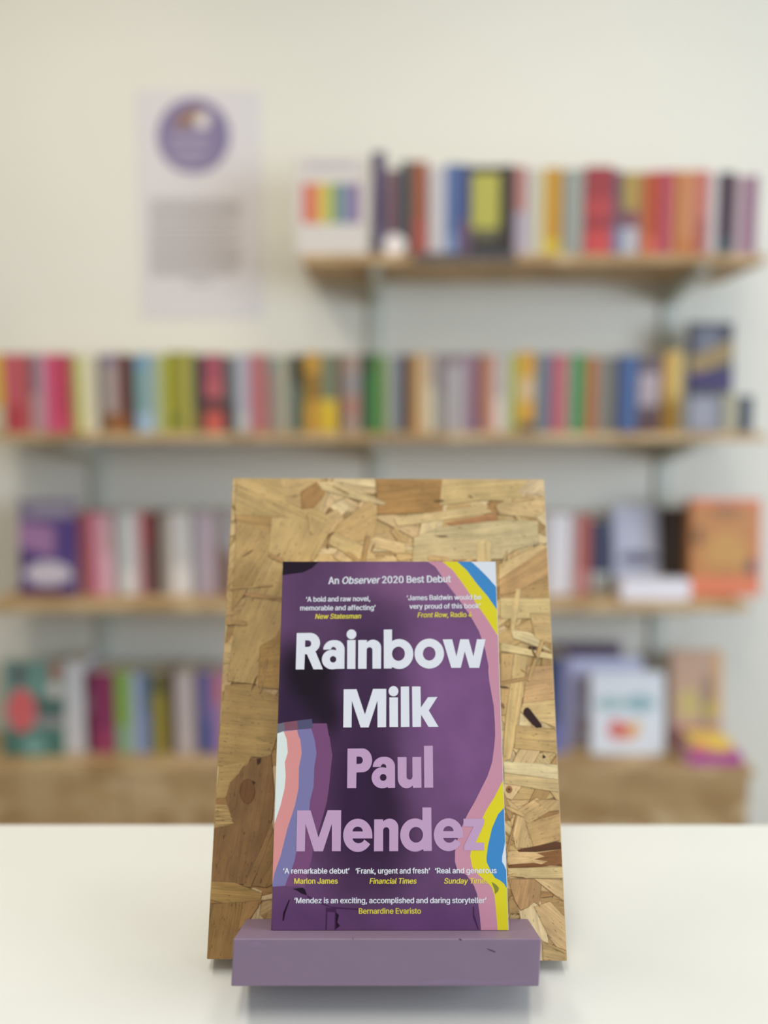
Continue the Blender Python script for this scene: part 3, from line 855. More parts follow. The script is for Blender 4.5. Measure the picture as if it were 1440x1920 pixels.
    'i': (167, [[53,0,53,379,114,379,114,0],[84,443,73,444,63,448,54,455,47,463,43,472,41,483,43,494,47,504,54,512,63,518,73,522,84,524,95,522,105,518,114,512,121,504,125,494,126,483,125,472,121,463,114,455,105,448,95,444]]),
    'k': (381, [[110,137,110,212,121,212,284,379,360,379,184,199,177,199],[53,0,53,509,114,509,114,0],[294,0,148,186,191,229,372,0]]),
    'l': (189, [[139,-2,112,0,91,8,74,20,62,37,55,59,53,84,53,509,114,509,114,99,114,83,117,71,120,62,126,57,135,53,146,52,160,53,170,54,181,3,162,-1]]),
    'm': (610, [[53,0,53,379,112,379,112,295,108,295,114,314,122,331,132,346,144,358,158,368,172,376,187,382,203,385,219,386,245,383,268,375,287,361,303,342,314,320,321,295,312,295,318,312,326,329,337,343,350,356,364,366,381,375,398,381,417,385,437,386,458,385,478,380,497,372,514,361,529,346,541,328,550,307,555,283,557,255,557,0,496,0,496,254,493,279,485,298,473,313,456,323,438,329,419,330,402,329,387,326,374,320,363,312,353,302,345,290,340,277,336,263,335,247,335,0,274,0,274,260,272,280,265,297,253,311,238,322,220,328,199,330,185,329,171,326,158,320,145,312,135,302,126,289,119,274,115,257,114,238,114,0]]),
    'n': (410, [[114,227,114,0,53,0,53,379,112,379,112,287,102,287,116,319,132,344,152,362,175,374,200,382,227,384,252,383,275,377,295,369,313,356,328,340,341,321,350,298,355,271,357,240,357,0,296,0,296,235,293,263,286,286,273,304,256,318,235,326,210,329,192,328,176,324,161,317,147,308,136,297,126,283,119,266,115,248]]),
    'o': (415, [[207,-8,174,-5,144,3,117,16,93,35,72,58,56,85,44,116,37,150,34,187,37,225,44,260,56,291,72,318,93,341,117,360,144,374,174,382,207,384,241,382,271,374,299,360,323,341,343,318,359,291,371,260,379,225,381,187,379,150,371,116,359,85,343,58,323,35,299,16,271,3,241,-5],[207,46,231,49,252,55,270,66,285,80,298,97,307,117,314,139,318,163,319,187,318,212,314,236,307,258,298,278,285,296,270,310,252,321,231,328,207,330,184,328,163,321,145,310,130,296,118,278,108,258,102,236,98,212,96,187,98,163,102,139,108,117,118,97,130,80,145,66,163,55,184,49]]),
    'p': (424, [[53,-143,53,379,112,379,112,319,118,319,137,346,147,355,158,364,171,373,188,379,207,383,229,384,259,382,287,374,313,361,335,342,354,320,370,293,381,261,388,227,390,189,388,151,381,116,370,84,355,57,336,34,313,16,288,3,260,-6,229,-8,208,-7,189,-3,173,4,159,12,147,21,138,31,118,59,114,59,114,-143],[220,47,242,49,262,55,279,66,294,80,306,97,316,117,323,139,327,163,328,189,327,215,323,239,316,261,307,281,295,298,280,311,262,322,243,328,220,330,198,328,178,322,161,312,147,299,134,282,125,263,118,241,114,216,113,189,114,162,118,138,125,115,135,95,147,78,162,65,179,55,198,49]]),
    'r': (259, [[53,0,53,379,112,379,112,321,115,321,124,339,137,354,152,367,171,377,191,383,213,385,229,384,243,384,243,322,230,324,207,326,190,324,174,321,159,315,146,306,135,296,126,284,119,269,115,254,114,237,114,0]]),
    's': (365, [[182,-8,157,-7,133,-3,112,3,93,12,76,24,62,38,50,54,41,73,36,94,94,107,101,87,111,72,124,60,141,52,160,47,181,45,206,47,227,53,244,62,258,74,265,88,268,103,266,115,262,126,254,136,243,144,229,150,212,155,149,170,118,180,92,192,72,208,58,227,50,249,47,274,49,295,55,314,65,332,79,347,95,360,115,370,137,378,161,383,187,384,212,383,234,379,254,372,271,363,286,352,299,339,309,324,318,308,324,290,268,277,262,291,254,304,243,316,228,325,210,331,187,333,166,331,147,326,131,317,119,305,111,292,109,277,110,264,115,253,124,243,136,235,152,229,172,223,229,209,261,200,287,187,306,171,320,153,328,131,331,107,329,85,323,65,312,47,298,31,281,18,260,6,236,-2,210,-7]]),
    't': (227, [[204,379,204,327,6,327,6,379],[65,471,126,471,126,98,127,83,130,70,136,61,144,55,156,51,170,50,185,51,202,54,213,2,192,-3,168,-4,138,-1,113,7,92,21,77,41,68,64,65,93]]),
    'u': (410, [[182,-5,158,-3,135,2,115,11,97,23,82,39,69,59,60,82,54,109,53,139,53,379,114,379,114,144,116,117,124,94,137,75,154,61,175,53,200,50,218,51,234,55,249,62,263,71,274,83,283,97,290,113,295,132,296,153,296,379,357,379,357,0,298,0,298,92,307,92,294,60,277,35,257,17,234,5,209,-3]]),
    'v': (389, [[163,0,17,379,84,379,165,155,187,87,206,21,184,21,203,87,224,155,305,379,371,379,226,0]]),
    'w': (567, [[138,0,23,379,87,379,133,214,154,137,175,41,165,41,186,135,206,214,252,379,316,379,362,214,382,136,402,41,391,41,413,135,434,214,480,379,545,379,429,0,368,0,319,172,305,225,291,280,277,338,291,338,277,280,263,225,248,172,199,0]]),
    'x': (379, [[21,0,171,218,171,171,29,379,100,379,147,306,179,253,207,206,175,206,202,253,233,306,282,379,352,379,209,169,209,214,358,0,287,0,231,85,200,136,173,182,205,182,178,136,148,85,91,0]]),
    'y': (389, [[47,-139,61,-86,71,-87,104,-89,113,-86,122,-81,130,-74,138,-64,145,-51,151,-36,163,-1,17,379,84,379,165,155,187,87,206,21,184,21,202,87,224,155,305,379,371,379,204,-58,196,-77,187,-93,177,-107,165,-119,153,-128,139,-136,125,-141,109,-144,91,-145,65,-143]]),
    'z': (380, [[42,0,42,46,254,320,254,323,48,323,48,379,333,379,333,331,126,60,126,56,339,56,339,0]]),
    '\u2018': (177, [[52,318,104,509,151,509,121,318]]),
    '\u2019': (177, [[52,318,82,509,151,509,98,318]]),
}
GLYPH = {}


def glyph_mesh(ch):
    if ch not in GLYPH:
        c = bpy.data.curves.new('glyph', 'CURVE')
        c.dimensions = '2D'
        c.fill_mode = 'FRONT'
        for k in FACE[ch][1]:
            sp = c.splines.new('POLY')
            sp.points.add(len(k) // 2 - 1)
            for i, p in enumerate(sp.points):
                p.co = (k[2 * i] / 1000, k[2 * i + 1] / 1000, 0, 1)
            sp.use_cyclic_u = True
        o = bpy.data.objects.new('glyph', c)
        COL.objects.link(o)
        bpy.context.view_layer.update()
        me = bpy.data.meshes.new_from_object(o.evaluated_get(bpy.context.evaluated_depsgraph_get()))
        GLYPH[ch] = ([(v.co.x, v.co.y) for v in me.vertices], [tuple(p.vertices) for p in me.polygons])
        bpy.data.objects.remove(o)
        bpy.data.curves.remove(c)
        bpy.data.meshes.remove(me)
    return GLYPH[ch]


def set_line(bm, runs, x0, y0, x1, y1, cap):
    """runs: [(text, slant)], laid one after another from pixel (x0, y0) to (x1, y1)"""
    allv, allf, pen = [], [], 0.0
    for body, sh in runs:
        for ch in body:
            if ch == ' ':
                pen += 0.17
                continue
            vs, fs = glyph_mesh(ch)
            k = len(allv)
            allv += [(x + pen + sh * y, y) for x, y in vs]
            allf += [tuple(i + k for i in f) for f in fs]
            pen += FACE[ch][0] / 1000
        pen += 0.17
    lo, W = min(v[0] for v in allv), max(v[0] for v in allv) - min(v[0] for v in allv)
    p0, p1 = Vector(on_book(x0, y0)), Vector(on_book(x1, y1))
    ax = (p1 - p0) / W
    up = Vector((-ax.y, ax.x)).normalized() * (Vector(on_book(x0, y0 - cap)) - p0).length / 0.51
    for k, (dx, dy) in enumerate(((-0.022, -0.008), (0.0, 0.008), (0.022, -0.008), (0.0, -0.008))):
        vv = []
        for x, y in allv:
            q = p0 + ax * (x - lo + dx) + up * (y + dy)
            vv.append(bm.verts.new((q.x, q.y, BT_ + 0.00014 + k * 2e-6)))
        for f in allf:
            nf = bm.faces.new([vv[i] for i in f])
            nf.normal_update()
            if nf.normal.z < 0:
                nf.normal_flip()


IT = 0.2


def quote(name, mat, *lines):
    bm = bmesh.new()
    for ln in lines:
        set_line(bm, *ln)
    return obj(name, bm, mat, cover)


quote('headline_lettering', white_ink, ([('An', 0), ('Observer', IT), ('2020 Best Debut', 0)], 616, 1095, 845, 1091.5, 13.0))
quote('quote_lettering', white_ink, ([('\u2018A bold and raw novel,', 0)], 574, 1128.3, 694, 1126.8, 9.2),
      ([('memorable and affecting\u2019', 0)], 563, 1144.6, 704, 1143.6, 9.2))
quote('quote_lettering', white_ink, ([('\u2018James Baldwin would be', 0)], 763, 1125.5, 902, 1124, 9.2),
      ([('very proud of this book\u2019', 0)], 768, 1141.5, 901, 1140.3, 9.2))
quote('quote_lettering', white_ink, ([('\u2018A remarkable debut\u2019', 0)], 531, 1637.8, 655, 1637.6, 10.2))
quote('quote_lettering', white_ink, ([('\u2018Frank, urgent and fresh\u2019', 0)], 667, 1637.8, 806, 1637.4, 10.2))
quote('quote_lettering', white_ink, ([('\u2018Real and generous', 0)], 816, 1637.4, 931, 1637, 10.2))
quote('quote_lettering', white_ink, ([('\u2018Mendez is an exciting, accomplished and daring storyteller\u2019', 0)], 552, 1693.4, 912, 1693, 10.4))
quote('credit_lettering', yellow_ink, ([('New Statesman', IT)], 591, 1160.4, 677, 1159.6, 9.2))
quote('credit_lettering', yellow_ink, ([('Front Row,', IT), ('Radio 4', 0)], 783, 1157.6, 885, 1156.8, 9.2))
quote('credit_lettering', yellow_ink, ([('Marlon James', 0)], 552, 1656.8, 633, 1656.6, 10.2))
quote('credit_lettering', yellow_ink, ([('Financial Times', IT)], 693, 1656.8, 781, 1656.6, 10.2))
quote('credit_lettering', yellow_ink, ([('Sunday Times', IT)], 833, 1656.6, 916, 1656.2, 10.2))
quote('credit_lettering', yellow_ink, ([('Bernardine Evaristo', 0)], 673, 1713, 789, 1712.8, 10.2))

# ------------------------------------------------------------------ wall shelving
SHELF_F = 1.90
osb = osb_plain()
Z1, Z2, Z3 = CAM_Z + 0.424, CAM_Z - 0.003, CAM_Z - 0.432
ZU = CAM_Z - 0.868
xl1, xr1 = px_at_z(566, Z1, SHELF_F).x, px_at_z(1437, Z1, SHELF_F).x
xl2, xr2 = px_at_z(-14, Z2, SHELF_F).x, px_at_z(1438, Z2, SHELF_F).x
for z, a0, a1, lab in ((Z1, xl1, xr1, 'short strand board wall shelf, uppermost of the three, ending right of the poster'),
                       (Z2, xl2, xr2, 'long strand board wall shelf under the row of many colourful books'),
                       (Z3, xl2 - 0.05, xr2 - 0.02, 'long strand board wall shelf partly hidden by the book stand')):
    o = obj('wall_shelf', boxbm(a0, a1, SHELF_F, WALL - 0.013, z - 0.022, z, 0.0012), osb)
    tag(o, lab, 'shelf', 'strand board wall shelves')

mint = plain((202, 206, 196), 1.0, 0.4, 0.04, 60)
for px, zt, shelves, lab in ((186, Z2 - 0.03, (Z2, Z3), 'pale green metal shelf upright near the left end of the long shelves'),
                             (706, Z1 - 0.03, (Z1, Z2, Z3), 'pale green metal shelf upright under the left part of the short top shelf'),
                             (1256, Z1 - 0.03, (Z1, Z2, Z3), 'pale green metal shelf upright near the right end of all three shelves')):
    x = px_at_z(px, zt, WALL).x
    u = obj('shelf_upright', boxbm(x - 0.021, x + 0.021, WALL - 0.012, WALL - 0.0005, 0.42, zt + 0.03 - 0.023 if False else zt, 0.001), mint)
    tag(u, lab, 'shelf upright', 'metal shelf uprights')
    for z in shelves:
        bm = bmesh.new()
        zz = z - 0.0225
        pr = [(WALL - 0.0125, zz), (WALL - 0.23, zz), (WALL - 0.23, zz - 0.012), (WALL - 0.05, zz - 0.05), (WALL - 0.0125, zz - 0.06)]
        a = [bm.verts.new((x - 0.012, y, w)) for y, w in pr]
        b = [bm.verts.new((x + 0.012, y, w)) for y, w in pr]
        bm.faces.new(a)
        bm.faces.new(b[::-1])
        for i in range(5):
            j = (i + 1) % 5
            bm.faces.new((a[i], a[j], b[j], b[i]))
        bmesh.ops.recalc_face_normals(bm, faces=bm.faces[:])
        obj('bracket', bm, mint, u)

# low strand board unit under the shelves
UR = px_at_z(1416, ZU, SHELF_F).x
unit = empty('low_cabinet', Matrix.Translation((0, 2.0, 0)))
tag(unit, 'low strand board cabinet along the wall under the shelves, books on its top', 'cabinet')
obj('cabinet_top', boxbm(-1.45, UR, SHELF_F - 2.0, WALL - 2.002, ZU - 0.018, ZU, 0.0012), osb, unit)
seams = [-1.44, px_at_z(238, ZU - 0.2, SHELF_F).x, px_at_z(690, ZU - 0.2, SHELF_F).x, px_at_z(1165, ZU - 0.2, SHELF_F).x, UR - 0.01]
for i in range(4):
    obj('door', boxbm(seams[i] + 0.0015, seams[i + 1] - 0.0015, SHELF_F - 2.0 + 0.004, SHELF_F - 2.0 + 0.022, 0.02, ZU - 0.0185, 0.001), osb, unit)
obj('body', boxbm(-1.44, UR - 0.01, SHELF_F - 2.0 + 0.0225, WALL - 2.002, 0.0, ZU - 0.0185), osb, unit)

# ------------------------------------------------------------------ poster on the wall
PF = WALL - 0.002
c = [at(x, y, PF) for x, y in ((257, 168), (491, 168), (491, 597), (262, 597))]
px0, px1, pz1, pz0 = (c[0].x + c[3].x) / 2, (c[1].x + c[2].x) / 2, c[0].z, c[2].z
poster = obj('wall_poster', boxbm(px0, px1, PF - 0.0003, PF + 0.0012, pz0, pz1), plain((216, 210, 212), 1, 0.6, 0.01, 4))
tag(poster, 'pale lilac paper poster with a round purple emblem, on the wall above the long shelf', 'poster')


def wall_shape(pts_list, name, t, parent, off):
    bm = bmesh.new()
    for pts in pts_list:
        q = [at(x, y, PF) for x, y in pts]
        flat(bm, [(w.x, w.z) for w in q], z=0)
    for v in bm.verts:
        v.co = Vector((v.co.x, PF - off, v.co.y))
    return obj(name, bm, plain(t, 1, 0.6, 0.03, 30), parent)


em = wall_shape([ell(363, 255, 69, 71)], 'round_emblem', (128, 116, 152), poster, 0.0006)
wall_shape([[(328, 238), (332, 222), (350, 208), (372, 202), (385, 204), (372, 214), (362, 226), (350, 238), (338, 242)]], 'emblem_mark', (150, 112, 84), em, 0.0008)
wall_shape([[(362, 226), (376, 212), (390, 212), (394, 226), (388, 240), (372, 240)]], 'emblem_mark', (222, 212, 206), em, 0.0009)
wall_shape([[(318 + k * 3, y) for k in (0,)] + [(392, y), (392, y + 13), (318, y + 13)] for y in (252, 276)] + [[(330, 298), (382, 298), (376, 310), (338, 310)]],
           'emblem_mark', (160, 148, 172), em, 0.0007)
lines = []
for y0, k in ((374, 6), (430, 3), (458, 7)):
    for i in range(k):
        y = y0 + i * 9
        xr = 452 if i < k - 1 else 400 + (i * 13) % 40
        lines.append([(281, y), (xr, y), (xr, y + 5), (281, y + 5)])
lines.append([(350, 526), (398, 526), (398, 532), (350, 532)])
wall_shape(lines, 'text_block', (168, 160, 160), poster, 0.0006)

# ------------------------------------------------------------------ books
page_m = plain((216, 206, 184), 1, 0.9, 0.06, 200)


def make_book(name, W, D, H, t, gain, panels=(), pages=True):
    """book with its spine at y=0 facing -y, thickness along x, depth along +y"""
    bm = bmesh.new()
    h = W / 2
    k = min(0.0016, h * 0.4)
    th = min(0.0012, h * 0.25)
    out = [(-h, D), (-h, k), (-h * 0.55, 0.0003), (0, 0), (h * 0.55, 0.0003), (h, k), (h, D)]
    inn = [(h - th, D), (h - th, k + th), (-h + th, k + th), (-h + th, D)]
    prism(bm, out + inn, 0, H)
    root = obj(name, bm, plain(t, gain, 0.5, 0.06, 60))
    if pages:
        obj('page_block', boxbm(-h + th * 1.1, h - th * 1.1, k + th * 1.2, D - 0.002, 0.0012, H - 0.0025), page_m, root)
    for f0, f1, tc in panels:
        bm = bmesh.new()
        pts = [(-h * 0.96, k), (-h * 0.55, 0.0003), (0, 0), (h * 0.55, 0.0003), (h * 0.96, k)]
        a = [bm.verts.new((x, y - 0.0002, f0 * H)) for x, y in pts]
        b = [bm.verts.new((x, y - 0.0002, f1 * H)) for x, y in pts]
        for i in range(4):
            bm.faces.new((a[i], a[i + 1], b[i + 1], b[i]))
        obj('spine_panel', bm, plain(tc, gain, 0.5, 0.06, 60), root)
    return root


LABELS = set()


def row(books, zb, fwd, shelf, group, gain, depth=0.12):
    names = [b[3] for b in books]
    for i, (x0, x1, yt, nm, t, pn) in enumerate(books):
        p0, p1 = px_at_z(x0, zb, fwd), px_at_z(x1, zb, fwd)
        top = at((x0 + x1) / 2, yt, fwd).z
        W = p1.x - p0.x - 0.0006
        f = fwd + rnd.uniform(-0.004, 0.006)
        o = make_book('book', W, min(depth, WALL - 0.014 - f), top - zb, t, gain, pn)
        o.location = ((p0.x + p1.x) / 2, f, zb + 0.0001)
        if i == 0:
            lab = '%s book %s, next to the %s book' % (nm, shelf, names[1])
        elif i == len(books) - 1:
            lab = '%s book %s, next to the %s book' % (nm, shelf, names[i - 1])
        else:
            lab = '%s book %s between the %s and %s books' % (nm, shelf, names[i - 1], names[i + 1])
        assert lab not in LABELS, lab
        LABELS.add(lab)
        if len(lab.split()) > 15:
            print('LONG', lab)
        tag(o, lab, 'book', group)


def face_out(x0, x1, yt, yb, fwd, zb, thick, lean, t, gain, label, patches=(), cat='book', name='book', group=None, spine=None):
    p0, p1 = px_at_z(x0, zb, fwd), px_at_z(x1, zb, fwd)
    H = (at(x0, yt, fwd).z - zb) / math.cos(lean)
    D = p1.x - p0.x
    o = make_book(name, thick, D, H, t, gain)
    M = Matrix.Translation((p0.x, fwd + thick / 2, zb + 0.0002 + thick / 2 * math.sin(lean))) @ Matrix.Rotation(-lean, 4, 'X') @ Matrix.Rotation(R(-90), 4, 'Z')
    o.matrix_world = M
    tag(o, label, cat, group)
    if patches:
        byc = {}
        for pts, tc in patches:
            byc.setdefault(tc, []).append(pts)
        mats = [plain(k, gain, 0.5, 0.05, 60) for k in byc]
        bm = bmesh.new()
        k = 0
        order = [(pts, list(byc).index(tc)) for pts, tc in patches]
        for pts, mi in order:
            k += 1
            nv = len(bm.verts)
            flat(bm, [(a * D, b * H) for a, b in pts], z=0.0002 + k * 0.00008, mi=mi)
        for v in bm.verts:   # (a along width, b up, c outward) -> book frame
            v.co = Vector((thick / 2 + v.co.z, v.co.x, v.co.y))
        bmesh.ops.recalc_face_normals(bm, faces=bm.faces[:])
        obj('cover_art', bm, mats, o)
    return o


def rc(a0, b0, a1, b1):
    return [(a0, b0), (a1, b0), (a1, b1), (a0, b1)]


def blob(cx, cy, rx, ry, n=14):
    return [(cx + rx * math.cos(2 * math.pi * i / n) * (1 + 0.12 * math.sin(3 * i)), cy + ry * math.sin(2 * math.pi * i / n)) for i in range(n)]


GA = 1.25
# --- top shelf
top_row = [
    (697, 724, 284, 'tall aubergine', (72, 60, 92), [(0.0, 0.3, (86, 84, 108))]),
    (725, 750, 318, 'dusty maroon', (106, 74, 84), []),
    (751, 771, 302, 'dark green', (52, 72, 74), [(0.0, 0.12, (80, 70, 62))]),
    (772, 801, 302, 'rust', (150, 84, 58), [(0.0, 0.4, (166, 82, 68))]),
    (803, 834, 312, 'pale grey', (194, 188, 190), []),
    (835, 858, 306, 'steel blue', (88, 112, 158), [(0.0, 0.25, (118, 140, 180))]),
    (859, 881, 308, 'royal blue', (62, 72, 122), [(0.0, 0.4, (104, 76, 104))]),
    (882, 938, 310, 'black and yellow', (44, 42, 46), [(0.32, 0.92, (176, 170, 78)), (0.18, 0.32, (96, 92, 70))]),
    (939, 962, 310, 'black', (50, 44, 44), []),
    (963, 984, 312, 'salmon and grey', (176, 120, 112), [(0.0, 0.5, (170, 158, 172))]),
    (985, 1003, 316, 'light grey', (190, 182, 180), []),
    (1004, 1018, 318, 'cream', (206, 200, 160), []),
    (1019, 1052, 314, 'golden', (192, 142, 48), [(0.0, 0.2, (204, 178, 56))]),
    (1053, 1092, 318, 'grey green', (148, 150, 142), []),
    (1094, 1147, 312, 'fat red', (150, 56, 62), [(0.0, 0.3, (192, 72, 72)), (0.45, 0.65, (176, 68, 70))]),
    (1148, 1164, 318, 'plum and blue', (106, 84, 100), [(0.0, 0.35, (104, 124, 160))]),
    (1165, 1196, 322, 'mustard', (166, 140, 74), [(0.0, 0.35, (180, 178, 188)), (0.35, 0.55, (124, 74, 90))]),
    (1197, 1210, 322, 'ochre brown', (166, 104, 62), []),
    (1211, 1233, 320, 'vermilion', (186, 82, 48), [(0.0, 0.25, (216, 106, 84))]),
    (1234, 1257, 320, 'raspberry', (178, 76, 92), []),
    (1258, 1274, 320, 'amber', (182, 116, 60), []),
    (1275, 1300, 320, 'tan orange', (196, 132, 92), [(0.0, 0.2, (190, 116, 56))]),
    (1301, 1323, 320, 'coral', (190, 108, 96), [(0.0, 0.45, (166, 84, 76))]),
    (1324, 1344, 324, 'white', (190, 180, 178), []),
    (1345, 1374, 322, 'black plum', (52, 34, 48), [(0.0, 0.22, (56, 72, 80))]),
    (1375, 1397, 328, 'lilac grey', (172, 146, 152), []),
    (1398, 1418, 328, 'mauve', (140, 96, 120), []),
]
row(top_row, Z1, 1.935, 'on the top shelf', 'books in the row on the top shelf', 0.95)
stripes = []
for i, tc in enumerate([(196, 84, 76), (208, 134, 66), (186, 184, 72), (106, 134, 110), (110, 124, 158), (132, 100, 140)]):
    stripes.append((rc(0.10 + i * 0.135, 0.33, 0.10 + (i + 1) * 0.135 - 0.01, 0.74), tc))
stripes.append((rc(0.15, 0.90, 0.80, 0.95), (176, 164, 180)))
face_out(553, 690, 290, 478, 1.93, Z1, 0.012, R(6), (204, 197, 192), 0.95, 'white face-out book with rainbow stripes at the left end of the top shelf', stripes, group=None)
# small things at the shelf's front edge
bm = bmesh.new()
prism(bm, [(0.027 * math.cos(R(k * 15)), 0.025 + 0.027 * math.sin(R(k * 15))) for k in range(-4, 17)], 0, 0.0015)
bmesh.ops.rotate(bm, verts=bm.verts, cent=(0, 0, 0), matrix=Matrix.Rotation(R(90), 3, 'X'))
zmin = min(v.co.z for v in bm.verts)
bmesh.ops.translate(bm, verts=bm.verts, vec=(0, 0, -zmin))
o = tag(obj('shelf_tag', bm, plain((206, 196, 192), GA)), 'small round white tag in front of the maroon book on the top shelf', 'tag')
o.location = px_at_z(740, Z1, 1.918)
o.location.z += 0.0002
o = tag(obj('price_strip', boxbm(-0.125, 0.125, 0, 0.001, -0.018, 0.003, 0.0004), plain((84, 78, 80))), 'dark grey strip on the front edge of the top shelf under the black books', 'strip')
o.location = px_at_z(872, Z1, SHELF_F - 0.0014)

# --- middle shelf
mid_row = [
    (-10, 11, 664, 'yellow', (206, 168, 52), [(0.0, 0.35, (190, 180, 150))]),
    (12, 40, 664, 'rose red', (184, 88, 100), [(0.0, 0.35, (168, 58, 70))]),
    (41, 58, 664, 'brick red', (176, 84, 86), []),
    (59, 74, 664, 'slate grey', (124, 110, 124), [(0.0, 0.5, (176, 148, 154))]),
    (75, 88, 664, 'pale mauve', (176, 142, 152), []),
    (89, 102, 664, 'hot pink', (206, 92, 130), []),
    (103, 134, 664, 'crimson', (180, 66, 90), [(0.0, 0.2, (190, 74, 104))]),
    (135, 146, 666, 'moss', (142, 130, 66), []),
    (147, 164, 668, 'pale lime', (204, 200, 144), []),
    (165, 186, 668, 'ivory', (204, 196, 176), []),
    (187, 197, 666, 'chocolate', (80, 64, 60), []),
    (198, 221, 664, 'lilac white', (170, 156, 152), [(0.0, 0.25, (140, 96, 56)), (0.86, 1.0, (136, 124, 150))]),
    (222, 242, 664, 'oxblood', (112, 72, 70), [(0.0, 0.22, (146, 90, 50))]),
    (243, 256, 666, 'bottle green', (62, 70, 66), []),
    (257, 286, 664, 'pale aqua', (126, 156, 158), [(0.0, 0.25, (154, 178, 204)), (0.8, 1.0, (120, 150, 176))]),
    (287, 303, 664, 'sage white', (160, 170, 150), []),
    (304, 318, 664, 'lime', (178, 178, 70), []),
    (319, 341, 660, 'olive', (140, 136, 48), [(0.1, 0.22, (98, 110, 54))]),
    (342, 364, 660, 'light olive', (158, 152, 76), []),
    (366, 384, 666, 'charcoal', (62, 60, 70), [(0.0, 0.3, (92, 80, 62))]),
    (385, 420, 664, 'coral and black', (156, 78, 92), [(0.0, 0.26, (192, 90, 80)), (0.26, 0.45, (100, 62, 66)), (0.45, 0.65, (176, 92, 98))]),
    (421, 441, 668, 'graphite', (84, 92, 92), [(0.0, 0.4, (62, 64, 64))]),
    (442, 469, 664, 'pearl grey', (166, 164, 176), [(0.0, 0.25, (178, 180, 182))]),
    (470, 483, 664, 'dusty pink', (180, 110, 124), []),
    (484, 500, 664, 'terracotta', (178, 112, 104), []),
    (501, 519, 668, 'taupe', (142, 122, 120), [(0.8, 1.0, (120, 132, 128))]),
    (520, 546, 668, 'stone', (158, 156, 136), []),
    (547, 557, 666, 'bluish grey', (96, 104, 110), [(0.65, 1.0, (46, 46, 36))]),
    (558, 570, 666, 'forest', (72, 96, 62), [(0.6, 1.0, (44, 54, 32))]),
    (571, 602, 662, 'honey', (182, 138, 56), [(0.4, 0.75, (140, 106, 46))]),
    (603, 632, 664, 'green and yellow', (112, 120, 98), [(0.0, 0.42, (206, 176, 50))]),
    (633, 646, 664, 'umber', (118, 86, 72), []),
    (647, 674, 664, 'beige', (158, 140, 128), [(0.2, 0.45, (166, 124, 112)), (0.5, 0.75, (140, 138, 140))]),
    (675, 684, 664, 'black red', (74, 48, 50), []),
    (685, 706, 664, 'emerald', (58, 112, 66), [(0.75, 1.0, (56, 92, 54))]),
    (707, 720, 664, 'grass green', (98, 138, 62), []),
    (722, 740, 668, 'misty grey', (146, 148, 132), []),
    (741, 754, 666, 'denim', (104, 112, 128), []),
    (755, 763, 666, 'jet', (62, 56, 48), []),
    (764, 778, 664, 'bronze', (138, 98, 54), []),
    (779, 796, 662, 'sand', (200, 166, 122), []),
    (797, 814, 664, 'light cream', (200, 190, 164), [(0.6, 1.0, (176, 160, 142))]),
    (815, 833, 664, 'ash grey', (128, 118, 120), [(0.0, 0.5, (142, 136, 130))]),
    (834, 868, 664, 'silver', (160, 154, 156), [(0.85, 1.0, (136, 120, 126))]),
    (869, 887, 664, 'heather', (148, 124, 138), []),
    (888, 903, 666, 'burgundy', (122, 70, 76), [(0.0, 0.2, (104, 68, 100))]),
    (904, 924, 664, 'clay', (178, 128, 104), []),
    (925, 944, 666, 'pinkish white', (176, 162, 162), [(0.0, 0.45, (206, 188, 180))]),
    (945, 959, 666, 'celadon', (170, 178, 148), []),
    (960, 970, 664, 'chartreuse', (170, 168, 62), []),
    (971, 1004, 660, 'marigold', (194, 146, 60), [(0.0, 0.13, (94, 76, 68)), (0.4, 0.68, (194, 166, 132))]),
    (1005, 1030, 664, 'petrol', (98, 114, 128), []),
    (1031, 1046, 664, 'cerise', (162, 72, 94), []),
    (1047, 1062, 664, 'shrimp', (184, 112, 110), []),
    (1063, 1073, 666, 'sage', (142, 150, 134), []),
    (1074, 1088, 664, 'jade', (66, 146, 96), []),
    (1089, 1097, 664, 'leaf', (122, 138, 70), []),
    (1098, 1118, 668, 'burnt orange', (166, 106, 66), []),
    (1119, 1152, 670, 'khaki grey', (116, 114, 104), []),
    (1153, 1160, 668, 'indigo', (72, 64, 92), []),
    (1161, 1194, 666, 'cobalt', (66, 92, 136), []),
    (1195, 1236, 668, 'smoky', (96, 84, 92), [(0.35, 0.78, (164, 150, 156)), (0.0, 0.25, (90, 66, 70))]),
    (1237, 1250, 664, 'caramel', (172, 132, 74), []),
    (1251, 1276, 658, 'wide gold', (194, 162, 82), []),
]
row(mid_row, Z2, 2.012, 'on the middle shelf', 'books in the row on the middle shelf', 1.1)
face_out(1291, 1372, 604, 806, 2.03, Z2, 0.025, R(4), (62, 60, 72), GA, 'tall dark face-out book with a gold band near the right end of the middle shelf',
         [(rc(0.15, 0.72, 0.7, 0.95), (104, 106, 118)), ([(0.0, 0.5), (1.0, 0.66), (1.0, 0.85), (0.0, 0.68)], (138, 116, 76)), (rc(0.0, 0.42, 1.0, 0.54), (50, 34, 88))])
face_out(1289, 1352, 742, 806, 1.945, Z2, 0.018, R(3), (112, 112, 122), GA, 'small grey book in front of the tall dark book on the middle shelf', [(rc(0.1, 0.1, 0.8, 0.9), (132, 132, 142))])
row([(1355, 1383, 738, 'low beige', (152, 146, 124), []), (1385, 1413, 742, 'low black', (52, 58, 70), [])], Z2, 1.965, 'at the end of the middle shelf', 'short books at the end of the middle shelf', GA, 0.05)

